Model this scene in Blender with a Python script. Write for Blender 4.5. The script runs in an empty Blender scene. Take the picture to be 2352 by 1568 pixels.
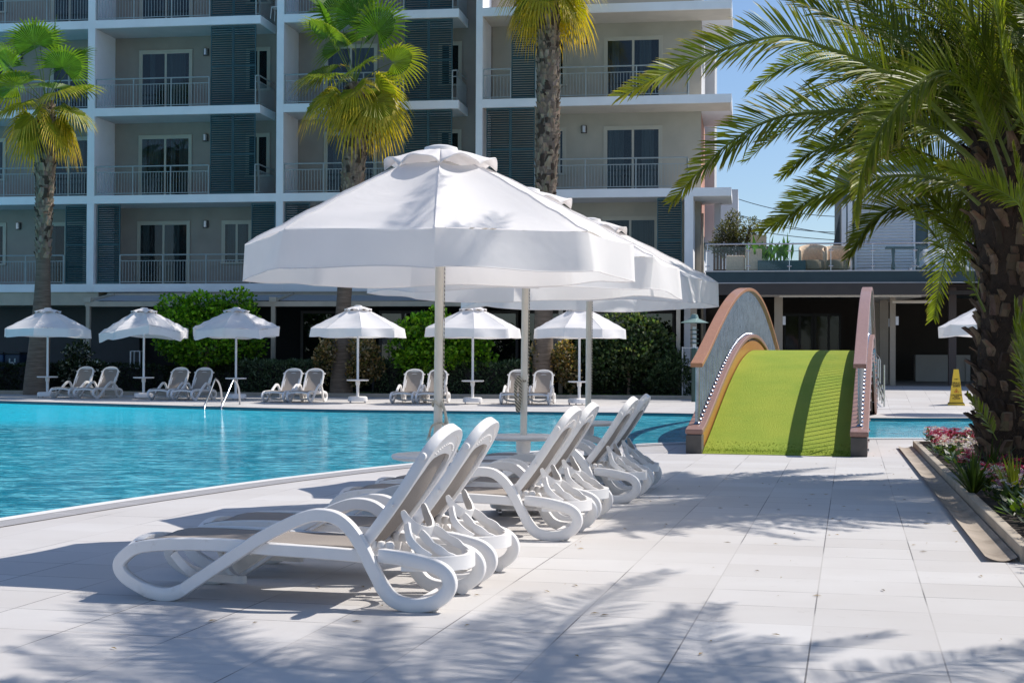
import bpy, bmesh, math, random
from mathutils import Vector as V, Matrix, noise
from mathutils.geometry import tessellate_polygon
PI=math.pi; R=math.radians
sc=bpy.context.scene; COL=sc.collection
# ------------------------------------------------------------ camera frame
FP=3400.0; CX,CY=1176.0,784.0; H=1.3
_p=math.atan((819-784)/FP); _r=0.0045
cf=V((0,math.cos(_p),math.sin(_p)))
r0=V((1,0,0)); u0=V((0,-math.sin(_p),math.cos(_p)))
cr=r0*math.cos(_r)+u0*math.sin(_r); cu=u0*math.cos(_r)-r0*math.sin(_r)
CAM=V((0,0,H))
def ray(px,py): return cf+cr*((px-CX)/FP)+cu*((CY-py)/FP)
def ground(px,py,z=0.0):
    d=ray(px,py); return CAM+d*((z-H)/d.z)
def at(px,py,Y):
    d=ray(px,py); return CAM+d*(Y/d.y)
cd=bpy.data.cameras.new('camera'); cam=bpy.data.objects.new('camera',cd); COL.objects.link(cam)
cd.lens=36*FP/2352; cd.sensor_width=36; cd.clip_start=0.1; cd.clip_end=3000
M=Matrix((( cr.x,cu.x,-cf.x,0),(cr.y,cu.y,-cf.y,0),(cr.z,cu.z,-cf.z,H),(0,0,0,1)))
cam.matrix_world=M; sc.camera=cam
# ------------------------------------------------------------ light
SUN=V((0.595,0.224,0.772)).normalized()
w=bpy.data.worlds.new('World'); sc.world=w; w.use_nodes=True
nt=w.node_tree; nt.nodes.clear()
o=nt.nodes.new('ShaderNodeOutputWorld'); b=nt.nodes.new('ShaderNodeBackground'); s=nt.nodes.new('ShaderNodeTexSky')
s.sky_type='NISHITA'; s.sun_disc=False; s.sun_elevation=R(50.5); s.sun_rotation=math.atan2(SUN.x,SUN.y)
s.air_density=1.0; s.dust_density=.6; s.ozone_density=4.0; s.altitude=0
b.inputs['Strength'].default_value=0.130
mxw=nt.nodes.new('ShaderNodeMix'); mxw.data_type='RGBA'; mxw.blend_type='MULTIPLY'; mxw.inputs[0].default_value=1; mxw.inputs[7].default_value=(.94,.97,1.03,1)
nt.links.new(s.outputs[0],mxw.inputs[6]); nt.links.new(mxw.outputs[2],b.inputs[0]); nt.links.new(b.outputs[0],o.inputs[0])
sd=bpy.data.lights.new('sun','SUN'); so=bpy.data.objects.new('sun',sd); COL.objects.link(so)
sd.energy=5.0; sd.angle=R(0.45); sd.color=(1,0.95,0.88)
so.rotation_euler=(-SUN).to_track_quat('-Z','Y').to_euler()
sc.view_settings.view_transform='Standard'; sc.view_settings.look='None'
sc.view_settings.exposure=0; sc.view_settings.gamma=1
sc.cycles.max_bounces=8; sc.cycles.transparent_max_bounces=12
sc.cycles.caustics_reflective=False; sc.cycles.caustics_refractive=False
# ------------------------------------------------------------ mesh builder
class MB:
    def __init__(s): s.v=[]; s.f=[]; s.c=[]; s.m=[]; s.uv=[]; s.col=(1,1,1); s.mi=0; s.has_uv=False
    def vert(s,p): s.v.append(tuple(p)); return len(s.v)-1
    def face(s,idx,uv=None):
        s.f.append(tuple(idx)); s.c.append(s.col); s.m.append(s.mi); s.uv.append(uv)
        if uv: s.has_uv=True
    def poly(s,pts,uv=None):
        n=len(s.v); s.v.extend(tuple(p) for p in pts); s.face(range(n,n+len(pts)),uv)
    def box(s,x0,x1,y0,y1,z0,z1,T=None):
        P=[V((x,y,z)) for z in (z0,z1) for y in (y0,y1) for x in (x0,x1)]
        if T: P=[T(p) for p in P]
        n=len(s.v); s.v.extend(tuple(p) for p in P)
        for f in ((0,2,3,1),(4,5,7,6),(0,1,5,4),(2,6,7,3),(0,4,6,2),(1,3,7,5)): s.face([n+i for i in f])
    def obox(s,c,ax,ay,az,hx,hy,hz):
        s.box(-hx,hx,-hy,hy,-hz,hz,lambda p:c+ax*p.x+ay*p.y+az*p.z)
    def tube(s,pts,r,n=8,cap=True,T=None):
        pts=[V(p) for p in pts]; k=len(pts)
        rs=r if isinstance(r,(list,tuple)) else [r]*k
        base=len(s.v); prev=None
        for i,p in enumerate(pts):
            t=(pts[min(i+1,k-1)]-pts[max(i-1,0)])
            if t.length<1e-9: t=V((0,0,1))
            t.normalize()
            if prev is None:
                a=V((0,0,1)) if abs(t.z)<.9 else V((1,0,0)); x=t.cross(a).normalized()
            else: x=(prev-t*prev.dot(t)).normalized()
            prev=x; y=t.cross(x)
            for j in range(n):
                a=2*PI*j/n; q=p+(x*math.cos(a)+y*math.sin(a))*rs[i]
                s.v.append(tuple(T(q) if T else q))
        for i in range(k-1):
            for j in range(n):
                a=base+i*n+j; b_=base+i*n+(j+1)%n; s.face((a,b_,b_+n,a+n))
        if cap:
            s.face([base+j for j in range(n)][::-1]); s.face([base+(k-1)*n+j for j in range(n)])
    def sweep(s,pts,side,prof,closed=False,scales=None,T=None):
        """sweep a closed 2D profile [(a,b)]: a along `side` vector, b along t x side"""
        pts=[V(p) for p in pts]; k=len(pts); n=len(prof); base=len(s.v)
        for i,p in enumerate(pts):
            if closed: t=pts[(i+1)%k]-pts[(i-1)%k]
            else: t=pts[min(i+1,k-1)]-pts[max(i-1,0)]
            t.normalize(); sv=side[i] if isinstance(side,list) else side
            sv=(sv-t*sv.dot(t)).normalized(); nn=t.cross(sv)
            sca=scales[i] if scales else (1,1)
            for a,b_ in prof:
                q=p+sv*a*sca[0]+nn*b_*sca[1]; s.v.append(tuple(T(q) if T else q))
        R_=k if closed else k-1
        for i in range(R_):
            for j in range(n):
                a=base+i*n+j; b_=base+i*n+(j+1)%n; c=base+((i+1)%k)*n+(j+1)%n; d=base+((i+1)%k)*n+j
                s.face((a,b_,c,d))
        if not closed:
            s.face([base+j for j in range(n)][::-1]); s.face([base+(k-1)*n+j for j in range(n)])
    def lathe(s,prof,c=(0,0,0),n=20,T=None):
        base=len(s.v); c=V(c)
        for r,z in prof:
            for j in range(n):
                a=2*PI*j/n; q=c+V((r*math.cos(a),r*math.sin(a),z)); s.v.append(tuple(T(q) if T else q))
        for i in range(len(prof)-1):
            for j in range(n):
                a=base+i*n+j; b_=base+i*n+(j+1)%n; s.face((a,b_,b_+n,a+n))
        s.face([base+j for j in range(n)][::-1]); s.face([base+(len(prof)-1)*n+j for j in range(n)])
    def grid(s,fn,nu,nv,T=None,uv=False):
        base=len(s.v)
        for i in range(nu+1):
            for j in range(nv+1):
                q=fn(i/nu,j/nv); s.v.append(tuple(T(q) if T else q))
        for i in range(nu):
            for j in range(nv):
                a=base+i*(nv+1)+j
                s.face((a,a+nv+1,a+nv+2,a+1),
                  ((i/nu,j/nv),((i+1)/nu,j/nv),((i+1)/nu,(j+1)/nv),(i/nu,(j+1)/nv)) if uv else None)
    def build(s,name,mats,parent=None,smooth=False,bevel=0,seg=2,sharp=None,solid=0,sub=0):
        me=bpy.data.meshes.new(name); me.from_pydata(s.v,[],s.f)
        if not isinstance(mats,(list,tuple)): mats=[mats]
        for m in mats: me.materials.append(m)
        if any(s.m): me.polygons.foreach_set('material_index',s.m)
        if any(c!=(1,1,1) for c in s.c):
            at_=me.color_attributes.new('tint','FLOAT_COLOR','CORNER'); dat=[]
            for f,c in zip(s.f,s.c):
                for _ in f: dat.extend((c[0],c[1],c[2],1.0))
            at_.data.foreach_set('color',dat)
        if s.has_uv:
            ul=me.uv_layers.new(name='UVMap'); dat=[]
            for f,u in zip(s.f,s.uv):
                if u: 
                    for a in u: dat.extend(a)
                else: dat.extend([0,0]*len(f))
            ul.data.foreach_set('uv',dat)
        if smooth:
            me.polygons.foreach_set('use_smooth',[True]*len(me.polygons))
        me.validate(); me.update()
        ob=bpy.data.objects.new(name,me); COL.objects.link(ob)
        if smooth and sharp is not False:
            try: me.set_sharp_from_angle(angle=R(sharp or 40))
            except Exception: pass
        if solid: 
            md=ob.modifiers.new('t','SOLIDIFY'); md.thickness=solid; md.offset=0
        if bevel:
            md=ob.modifiers.new('b','BEVEL'); md.width=bevel; md.segments=seg; md.limit_method='ANGLE'; md.angle_limit=R(35)
        if sub:
            md=ob.modifiers.new('s','SUBSURF'); md.levels=sub; md.render_levels=sub
        if parent: ob.parent=parent
        return ob
def tag(o,label=None,cat=None,group=None,kind=None):
    if label: o['label']=label
    if cat: o['category']=cat
    if group: o['group']=group
    if kind: o['kind']=kind
    return o
def thing(name,loc,rz,label,cat,group=None):
    o=bpy.data.objects.new(name,None); COL.objects.link(o); o.empty_display_size=.2
    o.location=loc; o.rotation_euler=(0,0,rz); return tag(o,label,cat,group)
def struct(o): o['kind']='structure'; return o
def copy_tree(src,parent=None):
    c=src.copy(); COL.objects.link(c)
    if parent: c.parent=parent
    for ch in list(src.children): copy_tree(ch,c)
    return c
def spline(P,n=6,closed=False):
    P=[V(p) for p in P]; out=[]; k=len(P)
    for i in range(k if closed else k-1):
        if closed: a,b_,c,d=P[(i-1)%k],P[i],P[(i+1)%k],P[(i+2)%k]
        else: a,b_,c,d=P[max(i-1,0)],P[i],P[i+1],P[min(i+2,k-1)]
        for j in range(n):
            t=j/n; out.append(0.5*((2*b_)+(c-a)*t+(2*a-5*b_+4*c-d)*t*t+(3*b_-a-3*c+d)*t**3))
    if not closed: out.append(P[-1])
    return out
# ------------------------------------------------------------ materials
class NT:
    def __init__(s,name):
        s.m=bpy.data.materials.new(name); s.m.use_nodes=True; s.t=s.m.node_tree
        s.b=s.t.nodes['Principled BSDF']; s.out=s.t.nodes['Material Output']
    def n(s,typ,**kw):
        x=s.t.nodes.new(typ)
        for k,v in kw.items(): setattr(x,k,v)
        return x
    def l(s,a,b_): s.t.links.new(a,b_)
    def mix(s,fac,a,b_,mode='MIX'):
        x=s.n('ShaderNodeMix',data_type='RGBA',blend_type=mode)
        for sock,val in ((x.inputs[0],fac),(x.inputs[6],a),(x.inputs[7],b_)):
            if hasattr(val,'is_output'): s.l(val,sock)
            elif isinstance(val,(int,float)): sock.default_value=val
            else: sock.default_value=tuple(val)+(1,) if len(val)==3 else val
        return x.outputs[2]
    def noise(s,scale,detail=4,rough=.55,coord='Object',mapping=None,dist=0):
        tc=s.n('ShaderNodeTexCoord'); src=tc.outputs[coord]
        if mapping:
            mp=s.n('ShaderNodeMapping'); mp.inputs['Scale'].default_value=mapping; s.l(src,mp.inputs[0]); src=mp.outputs[0]
        x=s.n('ShaderNodeTexNoise'); x.inputs['Scale'].default_value=scale; x.inputs['Detail'].default_value=detail
        x.inputs['Roughness'].default_value=rough; x.inputs['Distortion'].default_value=dist
        s.l(src,x.inputs['Vector']); return x.outputs['Fac']
    def ramp(s,fac,stops):
        x=s.n('ShaderNodeValToRGB'); e=x.color_ramp.elements
        while len(e)<len(stops): e.new(.5)
        for i,(p,c) in enumerate(stops):
            e[i].position=p; e[i].color=(c,c,c,1) if isinstance(c,(int,float)) else tuple(c)+(1,)
        s.l(fac,x.inputs[0]); return x.outputs[0]
    def math(s,op,a,b_=0):
        x=s.n('ShaderNodeMath',operation=op)
        for sock,val in ((x.inputs[0],a),(x.inputs[1],b_)):
            if hasattr(val,'is_output'): s.l(val,sock)
            else: sock.default_value=val
        return x.outputs[0]
    def bump(s,h,strength=.2,dist=.01,prev=None):
        x=s.n('ShaderNodeBump'); x.inputs['Strength'].default_value=strength; x.inputs['Distance'].default_value=dist
        s.l(h,x.inputs['Height'])
        if prev: s.l(prev,x.inputs['Normal'])
        s.l(x.outputs[0],s.b.inputs['Normal']); return x.outputs[0]
def mat(name,col,rough=.6,var=.12,scale=3,bump=0,bscale=40,metal=0,tint=False,spec=.5,mapping=None,dirt=None,coat=0):
    N=NT(name); c=col
    f=N.noise(scale,5,mapping=mapping)
    lo=tuple(x*(1-var) for x in col); hi=tuple(min(1,x*(1+var)) for x in col)
    cc=N.mix(N.ramp(f,[(.3,0),(.7,1)]),lo,hi)
    if dirt:
        d=N.noise(dirt[1],6,.65); cc=N.mix(N.ramp(d,[(dirt[2],0),(min(1,dirt[2]+.25),1)]),cc,dirt[0])
    if tint:
        a=N.n('ShaderNodeAttribute',attribute_name='tint'); cc=N.mix(1,cc,a.outputs['Color'],'MULTIPLY')
    N.l(cc,N.b.inputs['Base Color']); N.b.inputs['Roughness'].default_value=rough
    N.b.inputs['Metallic'].default_value=metal; N.b.inputs['Specular IOR Level'].default_value=spec
    if coat: N.b.inputs['Coat Weight'].default_value=coat
    if bump: N.bump(N.noise(bscale,4,.6,mapping=mapping),bump,.01)
    return N.m
def leafmat(name,rough=.38,trans=.3,base=(1,1,1)):
    N=NT(name); a=N.n('ShaderNodeAttribute',attribute_name='tint')
    f=N.noise(5,3); cc=N.mix(N.ramp(f,[(.3,0),(.7,1)]),tuple(x*.78 for x in base),tuple(min(1.3,x*1.2) for x in base))
    cc=N.mix(1,cc,a.outputs['Color'],'MULTIPLY')
    N.l(cc,N.b.inputs['Base Color']); N.b.inputs['Roughness'].default_value=rough
    tr=N.n('ShaderNodeBsdfTranslucent'); bright=N.mix(1,cc,(2.3,2.2,.7),'MULTIPLY'); N.b.inputs['Specular IOR Level'].default_value=.28; N.l(bright,tr.inputs[0])
    mx=N.n('ShaderNodeMixShader'); mx.inputs[0].default_value=trans
    N.l(N.b.outputs[0],mx.inputs[1]); N.l(tr.outputs[0],mx.inputs[2]); N.l(mx.outputs[0],N.out.inputs[0])
    return N.m
def cloth(name,col,trans=.28):
    N=NT(name); f=N.noise(2.2,5); cc=N.mix(N.ramp(f,[(.3,0),(.75,1)]),tuple(x*.95 for x in col),col)
    N.l(cc,N.b.inputs['Base Color']); N.b.inputs['Roughness'].default_value=.9; N.b.inputs['Specular IOR Level'].default_value=.15
    b1=N.bump(N.noise(2.2,3,.5,dist=.8),.24,.05); b2=N.bump(N.noise(500,2),.12,.002,b1)
    tr=N.n('ShaderNodeBsdfTranslucent'); N.l(cc,tr.inputs[0]); N.l(b2,tr.inputs['Normal'])
    mx=N.n('ShaderNodeMixShader'); mx.inputs[0].default_value=trans
    N.l(N.b.outputs[0],mx.inputs[1]); N.l(tr.outputs[0],mx.inputs[2]); N.l(mx.outputs[0],N.out.inputs[0])
    return N.m
PLASTIC=mat('white_plastic',(.84,.815,.795),.36,.03,6,.05,60,dirt=((.62,.58,.52),9,.62))
SLING=NT('taupe_sling')
_f=SLING.noise(1.5,4); _c=SLING.mix(SLING.ramp(_f,[(.3,0),(.7,1)]),(.31,.265,.23),(.37,.32,.28))
_tc=SLING.n('ShaderNodeTexCoord'); _w=SLING.n('ShaderNodeTexChecker'); _w.inputs['Scale'].default_value=260; SLING.l(_tc.outputs['Object'],_w.inputs['Vector'])
_c=SLING.mix(.25,_c,_w.outputs['Color'],'MULTIPLY'); SLING.l(_c,SLING.b.inputs['Base Color']); SLING.b.inputs['Roughness'].default_value=.8
SLING.bump(_w.outputs['Fac'],.2,.002); SLING=SLING.m
CLOTH=cloth('white_canvas',(.98,.95,.935),.36); CLOTH_OLD=cloth('white_canvas_lining',(.84,.82,.80),.40)
POLE=mat('cream_painted_pole',(.76,.70,.60),.45,.06,5,dirt=((.42,.36,.27),14,.63))
POLEW=mat('white_painted_pole',(.74,.74,.76),.45,.04,5)
ROPE=NT('twisted_rope')
_tc=ROPE.n('ShaderNodeTexCoord'); _wv=ROPE.n('ShaderNodeTexWave'); _wv.inputs['Scale'].default_value=22; _wv.bands_direction='DIAGONAL'; ROPE.l(_tc.outputs['Object'],_wv.inputs[0])
ROPE.l(ROPE.mix(_wv.outputs['Fac'],(.05,.04,.03),(.62,.55,.42)),ROPE.b.inputs['Base Color']); ROPE=ROPE.m
ROPE2=mat('frayed_rope',(.55,.50,.40),.9,.2,40)
CHROME=mat('brushed_steel',(.55,.56,.59),.26,.05,10,metal=1)
RAILM=mat('grey_painted_steel',(.36,.40,.40),.45,.08,4)
TEAL=mat('teal_grey_shutter_paint',(.036,.10,.115),.45,.16,2)
WHITEW=mat('white_render',(.93,.93,.95),.85,.05,1.2,.12,60,dirt=((.5,.48,.46),2.5,.66))
WHITEB=mat('bright_white_render',(.74,.74,.76),.85,.04,1.2,.1,60)
TAUPEW=mat('taupe_render',(.345,.30,.26),.9,.08,1.4,.2,90)
OLIVEW=mat('warm_grey_render',(.44,.405,.335),.9,.08,1.4,.2,90)
DARKW=mat('dark_grey_render',(.075,.072,.072),.9,.12,1.4,.15,70)
PEACH=mat('terracotta_render',(.52,.27,.20),.9,.06,2,.1,60)
GREYW=mat('pale_grey_render',(.56,.56,.56),.9,.06,1.4,.1,70)
FRAME=mat('beige_window_frame',(.50,.47,.39),.5,.05,3)
BEIGE=mat('beige_painted_beam',(.50,.44,.35),.6,.08,3)
SOFFIT=mat('cream_soffit',(.62,.55,.46),.8,.06,2)
BRONZE=mat('dark_bronze_fascia',(.042,.034,.032),.55,.12,2)
TEALF=mat('teal_fascia',(.035,.066,.08),.6,.1,2,.1,60)
BLACKM=mat('interior_dark',(.012,.011,.011),.9,.2,2)
LAMPM=mat('steel_wall_lamp',(.55,.55,.56),.3,.1,4,metal=.8)
STONE=mat('sandstone_kerb',(.40,.345,.275),.85,.14,2.5,.3,40,dirt=((.2,.17,.13),3,.6))
CONC=mat('stained_concrete',(.11,.10,.09),.9,.25,4,.4,40)
def glassmat(name,tint=(.06,.075,.085),refl=.5,rough=.03,clear=.45):
    N=NT(name); tr=N.n('ShaderNodeBsdfTransparent'); tr.inputs[0].default_value=(.97,.985,.985,1) if clear>.9 else (.75,.82,.82,1)
    gl=N.n('ShaderNodeBsdfGlossy'); gl.inputs[0].default_value=(.9,.95,1,1); gl.inputs['Roughness'].default_value=rough
    df=N.n('ShaderNodeBsdfDiffuse'); df.inputs[0].default_value=tuple(tint)+(1,)
    m1=N.n('ShaderNodeMixShader'); m1.inputs[0].default_value=clear; N.l(df.outputs[0],m1.inputs[1]); N.l(tr.outputs[0],m1.inputs[2])
    fr=N.n('ShaderNodeFresnel'); fr.inputs['IOR'].default_value=1.45
    f=N.math('MINIMUM',N.math('ADD',N.math('MULTIPLY',fr.outputs[0],.8),refl*.2),.5)
    m2=N.n('ShaderNodeMixShader'); N.l(f,m2.inputs[0]); N.l(m1.outputs[0],m2.inputs[1]); N.l(gl.outputs[0],m2.inputs[2])
    N.l(m2.outputs[0],N.out.inputs[0]); N.t.nodes.remove(N.b); return N.m
GLASS=glassmat('door_glass',(.03,.04,.045),.05,.03,.6); GLASSC=glassmat('clear_balustrade_glass',(.3,.4,.4),.0,.01,.985); DARKGLASS=glassmat('restaurant_glass',(.01,.012,.012),.35,.02,.3)
CURTAIN=mat('grey_curtain',(.12,.145,.15),.9,.45,3,mapping=(16,16,.25))
# ------------------------------------------------------------ ground, deck, pool
TA=R(12.9); TU=V((math.cos(TA),-math.sin(TA),0)); TV=V((math.sin(TA),math.cos(TA),0))   # tile axes
def tw(u,v,z=0.0): return TU*u+TV*v+V((0,0,z))
near=[(-30,-9),(-17,-5),(-10.5,-.5),(-7.6,3.2),(-5.9,6.6)]
for px,py in ((-480,1272),(-220,1227)):
    g=ground(px,py); near.append((g.x,g.y))
for px,py in ((0,1192),(229,1156.5),(420,1129),(602,1104),(803,1080),(944,1065),(1221,1037),(1452,1021),(1573,1016),(1800,1010)):
    g=ground(px,py); near.append((g.x,g.y))
near+= [(5.78,24.1),(7.6,24.25),(10,24.4),(13,24.7),(18,25.2)]
far=[(18,33.2),(13,32.8),(10.15,32.45),(7.7,32.2),(5.8,33.0)]
for px,py in ((1560,949.4),(1300,946.6),(997,943.4),(760,940.4),(544,935.3),(272,927.9),(0,920.2)):
    g=ground(px,py); far.append((g.x,g.y))
far+= [(-18.5,44.5),(-24,48.5),(-34,53)]
near_s=[p for p in spline([(x,y,0) for x,y in near],5)]
far_s=[p for p in spline([(x,y,0) for x,y in far],5)]
pool=near_s+far_s+[V((-44,50,0)),V((-44,-6,0))]
def offset(pts,d):
    out=[]
    for i,p in enumerate(pts):
        t=(pts[min(i+1,len(pts)-1)]-pts[max(i-1,0)]).normalized(); out.append(p+V((t.y,-t.x,0))*d)
    return out
# tile material
N=NT('porcelain_deck_tiles'); tc=N.n('ShaderNodeTexCoord'); sx=N.n('ShaderNodeSeparateXYZ'); N.l(tc.outputs['Object'],sx.inputs[0])
c_,s_=math.cos(TA),math.sin(TA)
U_=N.math('SUBTRACT',N.math('MULTIPLY',sx.outputs[0],c_),N.math('MULTIPLY',sx.outputs[1],s_))
V_=N.math('ADD',N.math('MULTIPLY',sx.outputs[0],s_),N.math('MULTIPLY',sx.outputs[1],c_))
gu=ground(1597.7,1422); gv=ground(1771,1431.5); tu0=gu.dot(TU); tv0=gv.dot(TV); TW,TL=.572,.515
def cell(x,o,wd):
    q=N.math('DIVIDE',N.math('SUBTRACT',x,o-60*wd),wd); fl=N.math('FLOOR',q); fr=N.math('FRACT',q)
    e=N.math('MULTIPLY',N.math('SUBTRACT',.5,N.math('ABSOLUTE',N.math('SUBTRACT',fr,.5))),wd); return fl,e
fu_,eu=cell(U_,tu0,TW); fv_,ev=cell(V_,tv0,TL)
cv=N.n('ShaderNodeCombineXYZ'); N.l(fu_,cv.inputs[0]); N.l(fv_,cv.inputs[1])
wn=N.n('ShaderNodeTexWhiteNoise',noise_dimensions='3D'); N.l(cv.outputs[0],wn.inputs['Vector'])
base=N.mix(N.ramp(wn.outputs['Value'],[(0,0),(1,1)]),(.565,.54,.52),(.635,.615,.60))
stn=N.ramp(N.noise(.55,6,.6),[(.36,.0),(.68,1)]); sp=N.ramp(N.noise(7,6,.75),[(.60,0),(.72,1)]); base=N.mix(N.math('MULTIPLY',sp,.34),base,(.33,.29,.25))
base=N.mix(N.math('MULTIPLY',stn,.46),base,(.47,.43,.40))
grain=N.noise(2.2,6,.7,mapping=(.4,4,1)); base=N.mix(N.math('MULTIPLY',grain,.16),base,(.42,.40,.395))
wob=N.math('MULTIPLY',N.noise(14,3),.0012)
gU=N.math('LESS_THAN',eu,N.math('ADD',.0032,wob)); gV=N.math('LESS_THAN',ev,N.math('ADD',.0050,wob))
gm=N.math('MAXIMUM',gU,N.math('MULTIPLY',gV,N.ramp(N.noise(1.7,3),[(.38,.30),(.55,.85)])))
gcol=N.mix(N.ramp(N.noise(.6,2),[(.42,0),(.52,1)]),(.12,.11,.11),(.46,.43,.41))
N.l(N.mix(N.math('MULTIPLY',gm,.85),base,gcol),N.b.inputs['Base Color'])
N.b.inputs['Roughness'].default_value=.62; N.b.inputs['Specular IOR Level'].default_value=.35
N.bump(N.math('SUBTRACT',N.math('MULTIPLY',N.noise(160,3),.3),gm),.25,.002); DECK=N.m
def flat(name,loops,z,m,thick=0):
    vs=[]; 
    polys=[[V((p[0],p[1],0)) for p in L] for L in loops]
    tris=tessellate_polygon(polys); allp=[p for L in polys for p in L]
    mb=MB(); mb.v=[(p.x,p.y,z) for p in allp]
    for t in tris:
        a,b,c=[allp[i] for i in t]
        if (b-a).cross(c-a).z<0: t=(t[0],t[2],t[1])
        mb.face(t)
    return mb.build(name,m)
GRASSM=mat('lawn_soil',(.05,.075,.025),.95,.4,1.5,.3,30)
EARTH=mat('far_ground',(.16,.14,.11),.95,.3,.4)
mb=MB(); mb.poly([(-900,-300,-.35),(900,-300,-.35),(900,1500,-.35),(-900,1500,-.35)]); struct(mb.build('ground',EARTH))
deck=struct(flat('pool_deck',[[(-46,-12),(40,-12),(40,75),(-46,75)],[(p.x,p.y) for p in pool]],0,DECK))
# pool wall (tiled)
N=NT('pool_wall_tiles'); N.l(N.mix(N.noise(3,3),(.02,.22,.30),(.04,.34,.42)),N.b.inputs['Base Color']); PWALL=N.m
mb=MB()
pl=pool+[pool[0]]
for a,b_ in zip(pl[:-1],pl[1:]): mb.poly([(a.x,a.y,-.001),(b_.x,b_.y,-.001),(b_.x,b_.y,-.30),(a.x,a.y,-.30)])
struct(mb.build('pool_wall',PWALL))
# coping and overflow grate along both edges
COPE=mat('white_pool_coping',(.74,.72,.70),.6,.06,3)
N=NT('overflow_grate'); uv=N.n('ShaderNodeUVMap'); sx=N.n('ShaderNodeSeparateXYZ'); N.l(uv.outputs[0],sx.inputs[0])
fr=N.math('FRACT',N.math('DIVIDE',sx.outputs[0],.028)); slot=N.math('LESS_THAN',fr,.34)
edge=N.math('LESS_THAN',N.math('ABSOLUTE',N.math('SUBTRACT',sx.outputs[1],.5)),.44)
seg=N.math('GREATER_THAN',N.math('FRACT',N.math('DIVIDE',sx.outputs[0],.9)),.02)
N.l(N.mix(N.math('MULTIPLY',slot,N.math('MULTIPLY',edge,seg)),(.52,.50,.50),(.12,.12,.125)),N.b.inputs['Base Color']); GRATE=N.m
def strip(pts,d0,d1,z,m,name,dome=0):
    a=offset(pts,d0); b_=offset(pts,d1); mb=MB(); s=0
    for i in range(len(pts)-1):
        L=(pts[i+1]-pts[i]).length
        mb.poly([(a[i].x,a[i].y,z),(b_[i].x,b_[i].y,z),(b_[i+1].x,b_[i+1].y,z),(a[i+1].x,a[i+1].y,z)],
          ((s,0),(s,1),(s+L,1),(s+L,0))); s+=L
    return struct(mb.build(name,m))
strip(near_s,-.012,.13,.010,COPE,'pool_coping'); strip(near_s,.13,.37,.007,GRATE,'overflow_grate')
strip(far_s,-.012,.16,.010,COPE,'far_pool_coping'); strip(far_s,.16,.42,.007,GRATE,'far_overflow_grate')
# water
N=NT('pool_water'); tc=N.n('ShaderNodeTexCoord'); sx=N.n('ShaderNodeSeparateXYZ'); N.l(tc.outputs['Object'],sx.inputs[0])
n1=N.noise(.35,4,.6,dist=.5); n2=N.noise(2.6,5,.65,mapping=(1,2.2,1),dist=1.0)
cc=N.mix(N.ramp(n1,[(.3,0),(.7,1)]),(.005,.19,.285),(.025,.35,.46))
cc=N.mix(N.ramp(n2,[(.47,0),(.60,1)]),cc,(.16,.60,.72))
n3=N.noise(5.5,4,.7,mapping=(1,1.6,1),dist=1.4); cc=N.mix(N.ramp(n3,[(.50,0),(.60,.8)]),cc,(.002,.12,.205))
# shallow shelf at the far left, deep lane lines
yl=N.math('SUBTRACT',sx.outputs[1],N.math('MULTIPLY',sx.outputs[0],-.16))   # line parallel to far edge
sh=N.math('MULTIPLY',N.ramp(N.math('DIVIDE',N.math('SUBTRACT',yl,24.5),4.5),[(.1,0),(.9,1)]),N.ramp(N.math('DIVIDE',N.math('ADD',sx.outputs[0],14),12),[(.3,1),(.95,0)]))
cc=N.mix(N.math('MULTIPLY',sh,.8),cc,(.015,.60,.80))
ln=N.math('LESS_THAN',N.math('ABSOLUTE',N.math('SUBTRACT',yl,22.4)),.07)
cc=N.mix(N.math('MULTIPLY',ln,N.ramp(n1,[(.42,0),(.5,.8)])),cc,(.15,.75,.85))
st=N.math('MULTIPLY',N.math('GREATER_THAN',sx.outputs[0],5.0),N.math('LESS_THAN',N.math('SUBTRACT',sx.outputs[1],N.math('MULTIPLY',sx.outputs[0],.08)),24.55))
cc=N.mix(N.math('MULTIPLY',st,.8),cc,(.22,.66,.78))
df=N.n('ShaderNodeBsdfDiffuse'); N.l(cc,df.inputs[0])
gl=N.n('ShaderNodeBsdfGlossy'); gl.inputs['Roughness'].default_value=.045; gl.inputs[0].default_value=(1,1,1,1)
bp=N.n('ShaderNodeBump'); bp.inputs['Strength'].default_value=.62; bp.inputs['Distance'].default_value=.07
w1=N.noise(1.9,4,.6,mapping=(1,1.5,1),dist=.8); w2=N.noise(9,4,.65,mapping=(1,1.35,1),dist=.7)
hh=N.math('ADD',N.math('MULTIPLY',w1,1.0),N.math('MULTIPLY',w2,.5)); N.l(hh,bp.inputs['Height']); N.l(bp.outputs[0],gl.inputs['Normal'])
fr=N.n('ShaderNodeFresnel'); fr.inputs['IOR'].default_value=1.33; N.l(bp.outputs[0],fr.inputs['Normal'])
fac=N.math('MINIMUM',N.math('MULTIPLY',fr.outputs[0],1.0),.60)
mx=N.n('ShaderNodeMixShader'); N.l(fac,mx.inputs[0]); N.l(df.outputs[0],mx.inputs[1]); N.l(gl.outputs[0],mx.inputs[2]); N.l(mx.outputs[0],N.out.inputs[0]); N.t.nodes.remove(N.b); WATER=N.m
UWB=mat('wall_reflection_teal',(.01,.10,.14),.12,.4,2)
struct(flat('pool_water',[[(p.x,p.y) for p in pool]],-.035,WATER))
strip(far_s,-.75,-.012,-.031,UWB,'wall_reflection_band')  # dark strip on the water painting in the sunken wall and its reflection
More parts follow.
